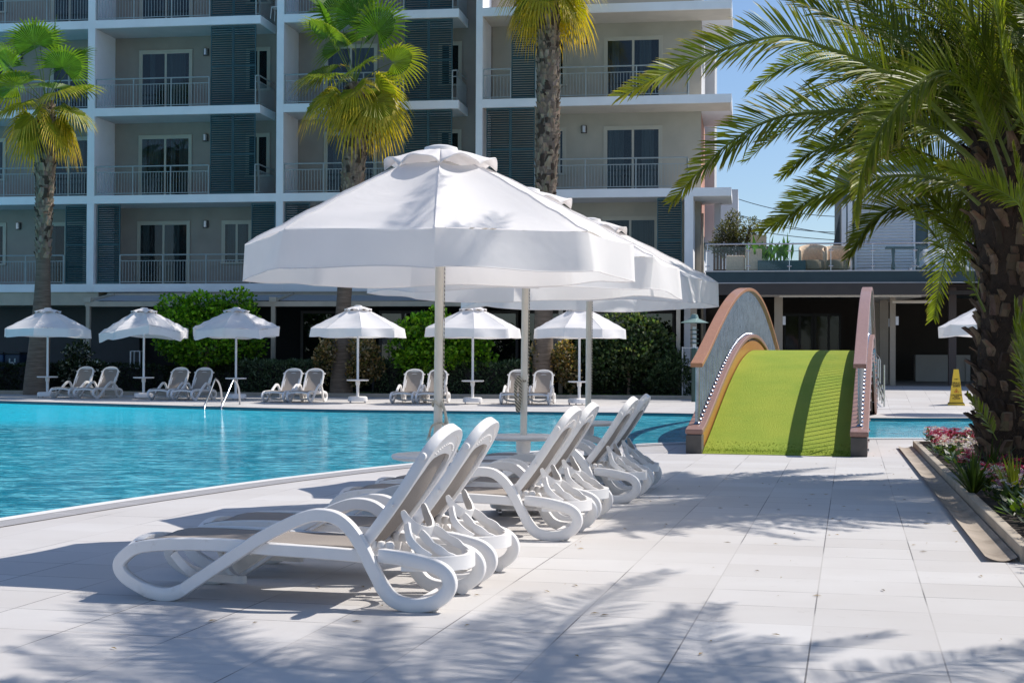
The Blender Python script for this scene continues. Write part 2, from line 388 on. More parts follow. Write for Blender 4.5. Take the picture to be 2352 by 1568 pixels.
# far kerb and lawn strip
HA=R(9.0); HU=V((math.cos(HA),-math.sin(HA),0)); HV=V((math.sin(HA),math.cos(HA),0))
kl=[ground(-700,886),ground(0,904.5),ground(600,909.5),ground(1100,914),ground(1590,917)]
mb=MB(); mb.sweep([p+V((0,0,.055)) for p in kl],V((0,0,1)),[(-.065,-.09),(.065,-.09),(.065,.09),(-.065,.09)])
tag(mb.build('lawn_kerb',STONE,bevel=.012),'long low sandstone kerb edging the lawn strip beyond the pool','kerb')
lw=[(p.x,p.y+.02) for p in kl]+[(kl[-1].x+1.2,kl[-1].y+9),(kl[0].x+2,kl[0].y+12)]
struct(flat('lawn',[lw],.06,GRASSM))
# planter on the right: kerb, gutter, soil
k0=ground(2103,1012,.11); k1=ground(2352,1247,.11); kd=(k0-k1).normalized(); k2=k1-kd*.14
mb=MB(); mb.sweep([k0+V((0,0,-.06)),k1+V((0,0,-.06)),k2+V((0,0,-.06))],V((0,0,1)),[(-.06,-.04),(.06,-.04),(.06,.04),(-.06,.04)])
kx=k0+V((kd.y,-kd.x,0))*4.5; mb.sweep([k0+V((.03,0,-.062)),kx+V((0,.3,-.062))],V((0,0,1)),[(-.06,-.04),(.06,-.04),(.06,.04),(-.06,.04)])
tag(mb.build('planter_kerb',STONE,bevel=.01),'weathered sandstone kerb around the flower bed at the foot of the date palm','kerb')
mb=MB(); ke=k2+V((kd.y,-kd.x,0))*6; mb.sweep([k2+V((.03,0,-.062)),ke+V((0,0,-.062))],V((0,0,1)),[(-.06,-.04),(.06,-.04),(.06,.04),(-.06,.04)]); tag(mb.build('planter_kerb',STONE,bevel=.01),'short sandstone kerb closing the near end of the flower bed at the right edge','kerb')
kn=V((-kd.y,kd.x,0)); 
if kn.x>0: kn=-kn
GUT=mat('stone_gutter',(.36,.30,.24),.8,.2,2,.1,30,dirt=((.16,.12,.09),3,.52))
mb=MB()
def gut(a,t):
    p=k0*(1-a)+k2*a; o=.055+.20*t; z=.008-.0*t if t in(0,1) else .008
    return (p.x+kn.x*o,p.y+kn.y*o,.008+.030*(2*t-1)**2)
mb.grid(gut,50,8); struct(mb.build('gutter_channel',GUT,smooth=True))
SOIL=mat('planter_soil',(.035,.025,.018),.95,.3,3,.5,20)
e0=k0-kn*.05; e2=k2-kn*.05
struct(flat('planter_soil',[[(e0.x,e0.y),(e2.x,e2.y),(e2.x+9,e2.y),(kx.x+2,kx.y+.2)]],.075,SOIL))
# ------------------------------------------------------------ sun lounger
LW=.66
def make_lounger(loc,rz,label,group):
    t=thing('sun_lounger',loc,rz,label,'sun lounger',group)
    F_=[(1.43,.262,1),(1.368,.27,1),(1.146,.28,1),(.876,.288,1),(.694,.298,1),(.5,.302,.8),(.308,.297,.4),(.151,.278,.1),(.072,.235,0),(.035,.181,0),(.064,.124,0),(.151,.072,0),(.245,.040,0),(.330,.036,0),(.401,.062,0),(.463,.102,0),(.694,.254,0),(.846,.351,0),(.997,.427,0),(1.102,.469,0),(1.176,.478,0),(1.258,.463,0),(1.331,.409,0),(1.396,.319,0),(1.459,.201,0),(1.515,.106,0),(1.57,.054,0),(1.646,.034,0),(1.745,.040,0),(1.822,.074,0),(1.862,.134,0),(1.850,.190,0),(1.80,.228,0),(1.71,.252,0),(1.602,.269,.3),(1.48,.276,1)]
    for sgn in (0,1):
        pts=[]
        for x,z,i in F_:
            y=.028+.036*i; pts.append((x,y if sgn==0 else LW-y,z))
        P=spline(pts,4)
        pr=[(-.026,-.028),(-.020,-.033),(.020,-.033),(.026,-.028),(.026,.028),(.020,.033),(-.020,.033),(-.026,.028)]
        mb=MB(); sc_=[]
        for p in P:
            w_=1.08 if p.z<.06 or p.x>1.5 else 1.0
            sc_.append((1,w_))
        mb.sweep(P,V((0,1,0)),pr,scales=sc_)
        mb.build('side_frame',PLASTIC,t,smooth=True,sharp=50)
    # cross rails
    def xbar(pts,a,b_):
        mb=MB(); mb.sweep(spline(pts,5),V((0,0,1)),[(-a,-b_),(a,-b_),(a,b_),(-a,b_)]); mb.build('cross_rail',PLASTIC,t,smooth=True,sharp=45)
    xbar([(.10,.05,.262),(.075,.2,.285),(.068,LW/2,.292),(.075,LW-.2,.285),(.10,LW-.05,.262)],.022,.028)
    xbar([(1.36,.06,.262),(1.36,LW-.06,.262)],.02,.03)
    xbar([(.75,.06,.268),(.75,LW-.06,.268)],.015,.02)
    xbar([(1.60,.04,.24),(1.77,.10,.235),(1.865,.22,.232),(1.885,LW/2,.23),(1.865,LW-.22,.232),(1.77,LW-.10,.235),(1.60,LW-.04,.24)],.036,.02)
    xbar([(1.72,.04,.05),(1.72,LW-.04,.05)],.02,.025)
    # curved inner leg hoops under the seat
    xbar([(.33,.05,.25),(.42,.12,.13),(.55,.3,.085),(.62,LW/2,.08),(.55,LW-.3,.085),(.42,LW-.12,.13),(.33,LW-.05,.25)],.02,.012)
    # seat sling
    def seat(a,b_):
        x=.10+1.30*a; y=.075+(LW-.15)*b_; z=.322-.012*math.sin(PI*b_)
        if a<.12: z-= (.12-a)**2*1.6
        return (x,y,z-.012*a)
    mb=MB(); mb.grid(seat,20,8); mb.build('seat',SLING,t,smooth=True,solid=.008)
    # backrest
    ang=R(55.5); ox,oz=1.365,.300; ca,sa=math.cos(ang),math.sin(ang)
    def B(a,y,h=0):            # a along the back, h out of its front face
        bend=.05*math.sin(PI*min(1,a/.72)) 
        return V((ox+ca*a-sa*(h-bend*.35),y,oz+sa*a+ca*(h-bend*.35)))
    o=[(0,.085),(.2,.078),(.4,.075),(.56,.078),(.64,.095),(.70,.15),(.735,.24),(.745,LW/2)]
    out=[B(a,y) for a,y in o]+[B(a,LW-y) for a,y in o[::-1][1:]]
    P=spline(out,4); side=[]
    for i in range(len(P)):
        side.append(V((-sa,0,ca)))
    mb=MB(); mb.sweep(P,side,[(-.028,-.019),(-.022,-.024),(.022,-.024),(.028,-.019),(.028,.019),(.022,.024),(-.022,.024),(-.028,.019)])
    bf=mb.build('back_frame',PLASTIC,t,smooth=True,sharp=50)
    # rear shell: plate ring with an opening
    def ring_pts(ya,at_,ab,rad,n):
        pts=[]; W2=LW/2-ya
        for q in range(n+1):   # left side up, top arc, right side down
            pass
        L=[(ab,-W2),(at_-rad,-W2)]
        for k in range(1,6): 
            th=PI/2*k/6; L.append((at_-rad+rad*math.sin(th),-W2+rad*(1-math.cos(th))))
        L.append((at_+.010,-W2*.35)); L.append((at_+.014,0))
        R_=[(a,-y) for a,y in L[::-1][1:]]
        return L+R_
    outer=ring_pts(.10,.715,.0,.14,0); inner=ring_pts(.135,.60,.03,.07,0)
    mb=MB(); n=len(outer)
    fo=[B(a,LW/2+y,-.004) for a,y in outer]; fi=[B(a,LW/2+y,-.004) for a,y in inner]
    bo=[B(a,LW/2+y,-.022) for a,y in outer]; bi=[B(a,LW/2+y,-.026) for a,y in inner]
    for i in range(n-1):
        mb.poly([bo[i],bo[i+1],bi[i+1],bi[i]]); mb.poly([fo[i+1],fo[i],fi[i],fi[i+1]]); mb.poly([bi[i],bi[i+1],fi[i+1],fi[i]])
    mb.poly([bo[0],bi[0],bi[-1],bo[-1]]); mb.poly([bi[0],fi[0],fi[-1],bi[-1]])
    sh=mb.build('back_shell',PLASTIC,bf,smooth=True,sharp=30)
    mb=MB()
    for i in range(15):        # ridge of small clips round the top
        th=-.95+1.9*i/14; a=.60+.075*math.cos(th*1.35); y=LW/2+.2*math.sin(th)
        p=B(a,y,-.028); mb.obox(p,V((0,1,0)),V((ca,0,sa)),V((-sa,0,ca)),.009,.004,.004)
    mb.build('clip_row',PLASTIC,bf)
    for yy in (.052,LW-.052):
        for a in (.30,.60):
            mb=MB(); p=B(a,yy,0); mb.tube([p,p+V((0,-.028 if yy<.3 else .028,0))],.02 if a>.5 else .008,12)
            mb.build('frame_plug',PLASTIC,bf,smooth=True)
    def sl(a,b_):
        y=.092+(LW-.184)*b_; aa=-.02+.70*a
        # round top corners
        e=abs(b_-.5)*2; lim=.70-.075*max(0,(e-.62)/.38)**2; aa=min(aa,lim)
        return B(aa,y,.008-.045*math.sin(PI*b_)*math.sin(PI*min(1,.15+.8*a)))
    mb=MB(); mb.grid(sl,16,16); mb.build('back_sling',SLING,bf,smooth=True,solid=.006)
    # support cradle + notched arms
    mb=MB()
    c=spline([(1.575,.14,.50),(1.60,.155,.445),(1.635,.20,.40),(1.66,.27,.375),(1.668,LW/2,.37),(1.66,LW-.27,.375),(1.635,LW-.20,.40),(1.60,LW-.155,.445),(1.575,LW-.14,.50)],6)
    k=len(c); scs=[(.25+.8*math.sin(PI*i/(k-1))**.6,1) for i in range(k)]
    mb.sweep(c,V((0.35,0,1)).normalized(),[(-.032,-.007),(.032,-.007),(.032,.007),(-.032,.007)],scales=scs)
    for s_ in (-1,1):
        yy=lambda d:LW/2+s_*d
        a_=spline([(1.655,yy(.12),.385),(1.70,yy(.145),.345),(1.75,yy(.165),.31),(1.80,yy(.16),.28),(1.845,yy(.13),.245)],9)
        k=len(a_); scs=[]
        for i in range(k):
            u=i/(k-1); scs.append((.62+.30*abs(math.sin(u*PI*2.6))+.5*max(0,u-.8),1))
        mb.sweep(a_,V((.5,0,1)).normalized(),[(-.024,-.008),(.024,-.008),(.024,.008),(-.024,.008)],scales=scs)
        a_=spline([(1.60,yy(.19),.43),(1.63,yy(.235),.36),(1.68,yy(.25),.31),(1.74,yy(.24),.27)],8)
        mb.sweep(a_,V((.5,0,1)).normalized(),[(-.02,-.007),(.02,-.007),(.02,.007),(-.02,.007)])
    mb.build('back_support',PLASTIC,t,smooth=True,sharp=45)
    # axle knuckles
    for yy in (.13,LW-.13):
        mb=MB()
        for dx in (0,.045,.09): mb.lathe([(.001,-.028),(.02,-.022),(.027,0),(.02,.022),(.001,.028)],(1.42+dx,yy,.315-.01*dx),10)
        mb.tube([(1.38,yy,.30),(1.52,yy,.31)],.016,8)
        mb.build('hinge',PLASTIC,t,smooth=True)
    for yy in (.045,LW-.045):
        mb=MB(); mb.tube([(1.775,yy-.012,.033),(1.775,yy+.012,.033)],.032,16); mb.build('wheel',PLASTIC,t,smooth=True)
    return t
# ------------------------------------------------------------ umbrella
def make_umbrella(loc,rz,label,group,seed=1,pole_mat=POLE,lean=(0,0),cloth_m=CLOTH,floppy=.0,base_style='low',rope=True,pr=.029,top_off=0.0):
    rnd=random.Random(seed)
    t=thing('umbrella',loc,rz,label,'umbrella',group)
    RR,ZR,ZV=1.30,2.06,2.50
    L=lambda p:V((p[0]+lean[0]*p[2],p[1]+lean[1]*p[2],p[2]))
    ph=[rnd.uniform(-1,1) for _ in range(60)]
    def rimz(k): return ph[k%8]*.02+floppy*ph[(k%8)+10]*.12
    def rimpt(k):   # vertex k of the octagon (k float allowed, straight chord)
        i=math.floor(k); f=k-i; a0=-PI/2+i*PI/4; a1=a0+PI/4
        p0=V((math.cos(a0)*RR,math.sin(a0)*RR,ZR+rimz(i))); p1=V((math.cos(a1)*RR,math.sin(a1)*RR,ZR+rimz(i+1)))
        p=p0.lerp(p1,f); sagr=.035*math.sin(PI*f); p=p*(1); p.x*=1-sagr; p.y*=1-sagr
        return p,f,i
    def wr(k,a): return .010*math.sin(9*a+ph[20]*9+k*2.3)*math.sin(PI*(k%1))+.006*math.sin(23*a+k*7+ph[21]*5)*(.3+a)
    def can(a,b_):
        k=b_*8; p,f,i=rimpt(k); c=V((0,0,0)); rr=.24+(1-.24)*a      # radial fraction
        rib=ZV+.055-(ZV+.055-p.z)*((rr-.24)/.76)**1.06
        x=p.x*rr; y=p.y*rr; sag=.045*math.sin(PI*f)*(1-abs(2*a-1)**2)*(1+floppy*1.5*ph[30+i%8])
        return L((x,y,rib-sag+wr(k,a)*(1+2*floppy)))
    mb=MB(); mb.grid(can,12,80); mb.grid(lambda a,b_: (lambda q:q)(can(a,b_)),1,1) if False else None
    cn=mb.build('canopy',cloth_m,t,smooth=True,sharp=25)
    def val(a,b_):
        k=b_*8; p,f,i=rimpt(k); out=1+.012*a+.02*a*math.sin(PI*f); 
        d=.235*a; wv=a*(.018*math.sin(k*3.1+ph[40]*6)+.012*math.sin(k*7.7+ph[41]*6)+.02*ph[42+i%8]*math.sin(2*PI*f))
        bot=.022*math.sin(PI*f)*a
        return L((p.x*out+p.x*wv*1.2,p.y*out+p.y*wv*1.2,p.z-d+.012*a*math.sin(k*5+ph[51])-bot*.0+.02*a*math.cos(2*PI*f)*-1*floppy-.012*(1-a)*0))
    mb=MB(); mb.grid(val,6,96); va=mb.build('valance',cloth_m,cn,smooth=True,sharp=60)
    # vent cap with scalloped arches
    def cap(a,b_):
        k=b_*8; f=k%1; ang=-PI/2+k*PI/4; e=math.sin(PI*f)
        r=.075+(.300+.012*e)*a
        z=2.672-.012*a-.118*a**2.2+(.066*e**.7*a**5)+.006*math.sin(k*11+ph[52]*4)*a
        return L((math.cos(ang)*r,math.sin(ang)*r,z+top_off))
    mb=MB(); mb.grid(cap,9,96); mb.build('vent_cap',cloth_m,t,smooth=True,sharp=60,solid=.006)
    # lower cloth behind the vents
    sm=MB()
    for k in range(8):
        q=[can(a/12,k/8) for a in range(13)]; sm.tube([V(x_)+V((0,0,.002)) for x_ in q],.0045,5)
    q=[V(val(1,b_/96)) for b_ in range(97)]; sm.tube(q,.004,5)
    sm.build('seam',cloth_m,cn,smooth=True)
    def inn(a,b_):
        ang=b_*2*PI; r=.07+.30*a; return L((math.cos(ang)*r,math.sin(ang)*r,2.60-.12*a-.0*a))
    mb=MB(); mb.grid(inn,3,32); mb.build('vent_lining',CLOTH_OLD,t,smooth=True)
    mb=MB(); mb.lathe([(.001,2.655),(.10,2.66),(.115,2.675),(.11,2.695),(.06,2.71),(.001,2.713)],n=24,T=L); mb.build('finial',PLASTIC,t,smooth=True)
    mb=MB(); mb.tube([(0,0,.12),(0,0,1.3),(0,0,2.64)],pr,16,T=L); mb.build('pole',pole_mat,t,smooth=True)
    for k in range(8):
        a=-PI/2+k*PI/4; p,_,_=rimpt(k); mb=MB()
        mb.tube([(math.cos(a)*.05,math.sin(a)*.05,2.50),(p.x*.5,p.y*.5,(2.50+p.z)/2-.02),(p.x*.985,p.y*.985,p.z-.022)],.010,6,T=L)
        mb.tube([(math.cos(a)*.05,math.sin(a)*.05,2.06),(p.x*.5,p.y*.5,(2.50+p.z)/2-.03)],.007,6,T=L)
        mb.build('rib',pole_mat,t)
    mb=MB(); mb.lathe([(.034,2.02),(.055,2.03),(.055,2.09),(.034,2.10)],n=16,T=L); mb.lathe([(.034,2.47),(.055,2.48),(.055,2.53),(.034,2.54)],n=16,T=L); mb.build('hub',pole_mat,t,smooth=True)
    tz=.615
    tb=MB(); tb.lathe([(.03,tz-.01),(.27,tz-.005),(.30,tz+.002),(.31,tz+.016),(.305,tz+.03),(.29,tz+.034),(.03,tz+.034)],n=40,T=L)
    tp=tb.build('table_top',PLASTIC,t,smooth=True)
    mb=MB(); mb.lathe([(.062,tz-.012),(.06,tz-.09),(.042,tz-.14),(.036,.14),(.036,.10)],n=18,T=L); mb.build('pole_sleeve',PLASTIC,t,smooth=True)
    # concrete base on castors
    mb=MB(); n=12
    if base_style=='low':
        h=.27
        mb.sweep([(0,0,.055),(0,0,.13),(0,0,.165),(0,0,.18)],V((1,0,0)),[(math.copysign(abs(math.cos(a))**.55,math.cos(a))*h,math.copysign(abs(math.sin(a))**.55,math.sin(a))*h) for a in [2*PI*i/24 for i in range(24)]],scales=[(1,1),(1,1),(.96,.96),(.86,.86)])
    bs=mb.build('base',PLASTIC,t,smooth=True,sharp=35)
    for x in (-.2,.2):
        for y in (-.2,.2):
            mb=MB(); mb.tube([(x-.012,y,.028),(x+.012,y,.028)],.026,10); mb.box(x-.012,x+.012,y-.012,y+.012,.03,.06); mb.build('castor',CHROME,bs,smooth=True)
    if rope:
        mb=MB(); mb.tube([(pr+.006,-.012,.95),(pr+.006,-.012,1.6),(pr+.006,-.012,2.45)],.0035,6,T=L); mb.build('cord',ROPE,t)
    return t
LG='white sun loungers with taupe slings by the pool'
rzl=-TA
def put_lounger(vmid,uend,label,group,first=[None],dr=0):
    # local x=1.9 (head end) at u=uend
    p=tw(uend-1.9*math.cos(R(dr)),vmid-LW/2)
    if first[0] is None: first[0]=make_lounger(p,rzl+R(dr),label,group); return first[0]
    c=copy_tree(first[0]); c.location=p; c.rotation_euler=(0,0,rzl+R(dr)); c['label']=label; return c
NG='loungers lined up on the near deck'
put_lounger(7.56,-1.942,'nearest white plastic sun lounger with taupe sling, at the front end of the row',NG)
put_lounger(8.42,-1.942,'white sun lounger directly behind the nearest one, in front of the first umbrella pole',NG,dr=.6)
put_lounger(10.62,-1.842,'white sun lounger third from the camera, just past the first umbrella',NG,dr=-.5)
put_lounger(11.52,-1.862,'white sun lounger fourth from the camera, before the second umbrella pole',NG,dr=.5)
put_lounger(13.42,-1.817,'white sun lounger fifth from the camera, beyond the second umbrella pole',NG,dr=-.8)
lst=put_lounger(14.38,-1.827,'white sun lounger farthest from the camera in the near row',NG,dr=.4)
UG='large white umbrellas over the near loungers'
def upos(px,Y): 
    q=at(px,1000,Y); return V((q.x,q.y,0))
make_umbrella(upos(1004,9.9),R(1.5),'biggest white octagonal umbrella in the foreground, over the nearest loungers',UG,3,lean=(.006,0),rope=True)
make_umbrella(upos(1201,12.35),R(4),'second large white umbrella, mostly hidden behind the foreground one',UG,8,lean=(.008,0),floppy=.12)
make_umbrella(upos(1350,15.0),R(-4),'third large white umbrella, its shaded side reaching toward the arched bridge',UG,12,lean=(.004,0),floppy=.12)
# tied rope on first two poles
def rope_tail(px,Y,z0,kind,label):
    b0=upos(px,Y); mb=MB()
    if kind==0:
        mb.tube(spline([b0+V((.035,-.03,.98)),b0+V((.06,-.04,.90)),b0+V((.05,-.04,.80)),b0+V((.09,-.05,.74)),b0+V((.15,-.05,.66))],5),.009,7)
        mb.tube(spline([b0+V((.034,-.03,1.0)),b0+V((.055,-.05,.93)),b0+V((.075,-.05,.82)),b0+V((.03,-.06,.86)),b0+V((-.03,-.05,.84)),b0+V((-.05,-.04,.78))],5),.008,7)
        for i in range(5): mb.tube([b0+V((-.05,-.04,.79)),b0+V((-.05+.01*(i-2),-.045,.74))],.002,4)
        mb.tube([b0+V((.034*math.cos(a),.034*math.sin(a),.985+.02*math.sin(a*2))) for a in [i*PI/6 for i in range(14)]],.008,6)
    else:
        for i in range(3):
            dx=-.035-.008*i; mb.tube(spline([b0+V((dx+.01,-.035,1.14)),b0+V((dx-.02,-.045,1.02+.02*i)),b0+V((dx,-.05,.84)),b0+V((dx+.02,-.045,.98)),b0+V((dx+.012,-.04,1.13))],6),.006,7)
        mb.tube([b0+V((.036*math.cos(a)-.01,.036*math.sin(a),1.10)) for a in [j*PI/6 for j in range(14)]],.009,6)
    tag(mb.build('rope',ROPE2 if kind==0 else ROPE,smooth=True),label,'rope')
rope_tail(1004,9.9,.9,0,'frayed pale rope tail knotted on the foreground umbrella pole')
rope_tail(1201,12.35,1.1,1,'coiled cream cord hanging on the second large umbrella pole')
# far umbrellas
FG='white umbrellas along the far pool edge'
far_u=[(108,44.6,'leftmost far umbrella, in front of the left fan palm trunk',0,.1,2),(329,44.0,'far umbrella second from the left with a twisted drooping rim',20,1.0,5),
 (541,43.3,'far umbrella behind the pool ladder, tilted and rippled at its right edge',40,.9,6),(821,41.1,'far umbrella in front of the middle fan palm trunk',10,.05,9),
 (1085,40.7,'far umbrella seen just right of the foreground umbrella pole',3,.05,4),(1330,40.2,'far umbrella seen between the second and third near poles',25,.1,7)]
for px,Y,lb,rz,fl,sd_ in far_u:
    make_umbrella(upos(px,Y),R(rz),lb,FG,sd_,pole_mat=POLEW,floppy=fl,rope=False,pr=.032)
make_umbrella(upos(2286,34.6),R(22),'white umbrella half hidden behind the date palm trunk, beyond the narrow pool arm',FG,15,pole_mat=POLEW,floppy=.1,rope=False,pr=.032)
# far loungers: foot end towards the pool
FLG='loungers in pairs along the far pool edge'
fl=[(240,914,'leftmost','left'),(294,914.5,'leftmost','right'),(462,918,'second','left'),(517,919,'second','right'),(718,925,'third','left'),(776,926,'third','right'),(1008,928.5,'fourth','left'),(1070,929,'fourth','right'),(1250,930.5,'fifth','left'),(1308,931,'fifth','right')]
ordn={'leftmost':'first','second':'second','third':'third','fourth':'fourth','fifth':'fifth'}
fa=R(79.5); FX=V((math.cos(fa),math.sin(fa),0))
fl=[(171,914.6,'left lounger of the leftmost far pair, beside the first far umbrella pole'),(226,915.6,'right lounger of the leftmost far pair, with bare deck to its right'),
 (397,918.8,'left lounger of the second far pair, right of the second far umbrella pole'),(451,919.8,'right lounger of the second far pair, just left of the pool ladder'),
 (660,924.2,'left lounger of the third far pair, between the ladder and the fan palm'),(717.6,924.8,'right lounger of the third far pair, in front of oleander leaves'),
 (955,927,'left lounger of the fourth far pair, left of the foreground pole'),(1014,927.5,'right lounger of the fourth far pair, partly covered by the foreground pole'),
 (1207,929.2,'left lounger of the fifth far pair, behind the second near pole'),(1265,929.8,'rightmost lounger on the far pool edge, by the red flowers')]
for i,(px,py,lb) in enumerate(fl):
    g=ground(px,py); c=copy_tree(lst); c.location=g-FX*.33; c.rotation_euler=(0,0,fa+R([0,-1.5,1,0,-1,1.5,2,3,4,3][i])); c['label']=lb; c['group']='loungers in pairs along the far pool edge'
# ------------------------------------------------------------ bridge
BD=R(14.3); BX=V((math.sin(BD),math.cos(BD),0)); BR=V((math.cos(BD),-math.sin(BD),0))
b0=ground(1575,1041); BL=16.3; BW=2.40
def bz(t): return 1.41*max(0,4*t*(1-t))**1.3
def bp(t,x,z): return BX*(BL*t)+BR*x+V((0,0,z))
br=thing('footbridge',(b0.x,b0.y,0),0,'arched footbridge with green artificial turf deck and timber handrails across the pool','bridge')
TURF=NT('artificial_turf'); f1=TURF.noise(70,3,.7); f2=TURF.noise(1.1,5,.6); f3=TURF.noise(12,3,mapping=(.3,2.5,1))
c1=TURF.mix(TURF.ramp(f1,[(.3,0),(.7,1)]),(.27,.335,.03),(.43,.49,.065)); c1=TURF.mix(TURF.math('MULTIPLY',TURF.ramp(f2,[(.35,0),(.7,1)]),.6),c1,(.19,.32,.03))
c1=TURF.mix(TURF.math('MULTIPLY',f3,.18),c1,(.22,.26,.04))
TURF.l(c1,TURF.b.inputs['Base Color']); TURF.b.inputs['Roughness'].default_value=.85; TURF.b.inputs['Specular IOR Level'].default_value=.2; TURF.bump(f1,.8,.02); TURF=TURF.m
def wood(name,a,b_,rough=.45):
    N=NT(name); f=N.noise(6,5,.6,mapping=(9,.5,9)); g=N.noise(1.2,4)
    N.l(N.mix(N.math('MULTIPLY',g,.5),N.mix(N.ramp(f,[(.3,0),(.7,1)]),a,b_),tuple(x*.7 for x in a)),N.b.inputs['Base Color']); N.b.inputs['Roughness'].default_value=rough
    N.b.inputs['Coat Weight'].default_value=.15; N.bump(f,.15,.004); return N.m
WOOD=wood('varnished_timber',(.36,.15,.065),(.49,.235,.11)); WOODP=wood('faded_timber',(.27,.145,.115),(.37,.21,.17),.55); WOODB=wood('amber_timber_board',(.42,.17,.035),(.55,.25,.06))
n=64
mb=MB(); 
def turf(a,b_):
    t=.001+.998*a; z=bz(t)-.03+.03; 
    z=max(z,.0)+.035+.012*math.sin(b_*40)*0
    if a<.012: z*=.3
    if a<.003: z=0.004; 
    return bp(t,.22+(BW-.44)*b_,z)
mb.grid(turf,160,8); tu=mb.build('turf_deck',TURF,br,smooth=True,sharp=False)
# turf fringe blades at the near lip, coloured darker to imitate palm shade
rn=random.Random(5); mb=MB()
for i in range(2200):
    x=.2+rn.random()*(BW-.4); t=rn.random()**1.8*.035; z=bz(t)+.03 if t>.004 else .02+rn.random()*.06
    p=bp(t,x,z*(1 if t>.004 else .7)); d=V((rn.uniform(-.5,.5),rn.uniform(-1,.1),rn.uniform(.3,1))).normalized()*rn.uniform(.012,.03); s_=V((rn.uniform(-1,1),rn.uniform(-.3,.3),0)).normalized()*.003
    c=rn.uniform(.5,1.1); mb.col=(.13*c,.20*c,.02*c); mb.poly([p-s_,p+s_,p+d])
BLADE=leafmat('turf_blades',.7,.2); tf=mb.build('turf_fringe',BLADE,tu)
soff=MB()
soff.grid(lambda a,b_:bp(a,.1+(BW-.2)*b_,max(.0,bz(a)-.16)),60,2); soff.build('underside',CONC,br)
post_m=mat('polished_steel_rods',(.36,.37,.41),.22,.2,6,metal=1)
for side,x0 in ((0,0.0),(1,BW-.22)):
    xb=x0+.11
    pts=[bp(i/n,xb,bz(i/n)+.33-.035) for i in range(n+1)]
    mb=MB(); mb.sweep(pts,[V((0,0,1))]*0 or BR,[(-.12,-.035),(.12,-.035),(.12,.035),(-.12,.035)]); mb.build('edge_beam',WOODP,br,bevel=.012)
    pts=[bp(.004+.992*i/n,xb+(.07 if side==0 else -.07),bz(.004+.992*i/n)+.085) for i in range(n+1)]
    mb=MB(); mb.sweep(pts,BR,[(-.02,-.125),(.02,-.125),(.02,.125),(-.02,.125)]); mb.build('side_board',WOODB,br)
    pts=[bp(.004+.992*i/n,xb+(-.08 if side==0 else .08),bz(.004+.992*i/n)+.02) for i in range(n+1)]
    mb=MB(); mb.sweep(pts,BR,[(-.02,-.19),(.02,-.19),(.02,.19),(-.02,.19)]); 
    mb.build('outer_board',WOODP,br)
    for e in (0,1):
        mb=MB(); xx=x0; y0_=BL-.24 if e else 0.0
        mb.box(xx,xx+.215,y0_,y0_+.24,0,.255,lambda p:BX*p.y+BR*p.x+V((0,0,p.z))); mb.build('concrete_footing',CONC,br,bevel=.01)
    rp=[(.018,0)]; 
    pts=[bp(.015+.97*i/n,xb,bz(.015+.97*i/n)+1.20-.04) for i in range(n+1)]
    mb=MB(); mb.sweep(pts,BR,[(-.085,-.03),(.085,-.03),(.085,.03),(-.085,.03)])
    hr=mb.build('handrail',WOOD if side==0 else WOODP,br,bevel=.008)
    P_=78; rest=MB()
    for i in range(P_):
        t=.022+.956*i/(P_-1); zb=bz(t)+.33; zt=bz(t)+1.14
        thick=.028 if i in (0,P_-1) else .0135
        m_=rest if i>=50 else MB()
        T=lambda p,t=t:p
        m_.tube([bp(t,xb,zb),bp(t,xb,zt)],thick,8)
        m_.lathe([(.0,0),(.048,0),(.046,.012),(.03,.028),(.018,.036)],bp(t,xb,zb),12)
        if i<50: m_.build('baluster',post_m,br,smooth=True)
    tag(rest.build('baluster',post_m,br,smooth=True),kind='stuff')
    # stainless side cables as thin band on outer board bolts
    mb=MB()
    for i in range(40):
        t=.01+.03*i; 
        if t<.99: mb.tube([bp(t,xb+(.1 if side==1 else -.1),bz(t)+.06),bp(t,xb+(.125 if side==1 else -.125),bz(t)+.06)],.022,8)
    mb.build('bolt_row',CHROME,br,smooth=True)
# ------------------------------------------------------------ pool ladder
def handrail(a,b_,apex,Yd,lb,mbx):
    p0=ground(*a); p1=ground(*b_); 
    ya=(p0.y+p1.y)/2; pa=at(apex[0],apex[1],ya)
    q0=V((p0.x,p0.y,-.03)); q1=V((p1.x,p1.y,.0))
    pts=[q0+V((0,0,-.3)),q0,q0.lerp(pa,.45)+V((.0,0,.02)),q0.lerp(pa,.85)+V((0,0,.05)),pa,pa.lerp(q1,.18)+V((.05,0,.02)),pa.lerp(q1,.45)+V((.06,0,0)),q1]
    mbx.tube(spline(pts,6),.026,10)
ld=thing('pool_ladder',ground(505,930),0,'stainless steel pool ladder with two hooped handrails on the far pool edge','ladder')
inv=-ld.location
for a,b_,ap in (((469,933.5),(510,925.5),(496,870.5)),((508,934.5),(551,928.5),(538,872))):
    mb=MB(); handrail(a,b_,ap,0,'',mb); mb.v=[(x+inv.x,y+inv.y,z+inv.z) for x,y,z in mb.v]; mb.build('handrail',CHROME,ld,smooth=True)
for k in range(3):
    mb=MB(); a=ground(469,933.5)+inv; b_=ground(508,934.5)+inv; mb.tube([a+V((0,0,-.08-.07*k)),b_+V((0,0,-.08-.07*k))],.025,8); mb.build('tread',CHROME,ld)
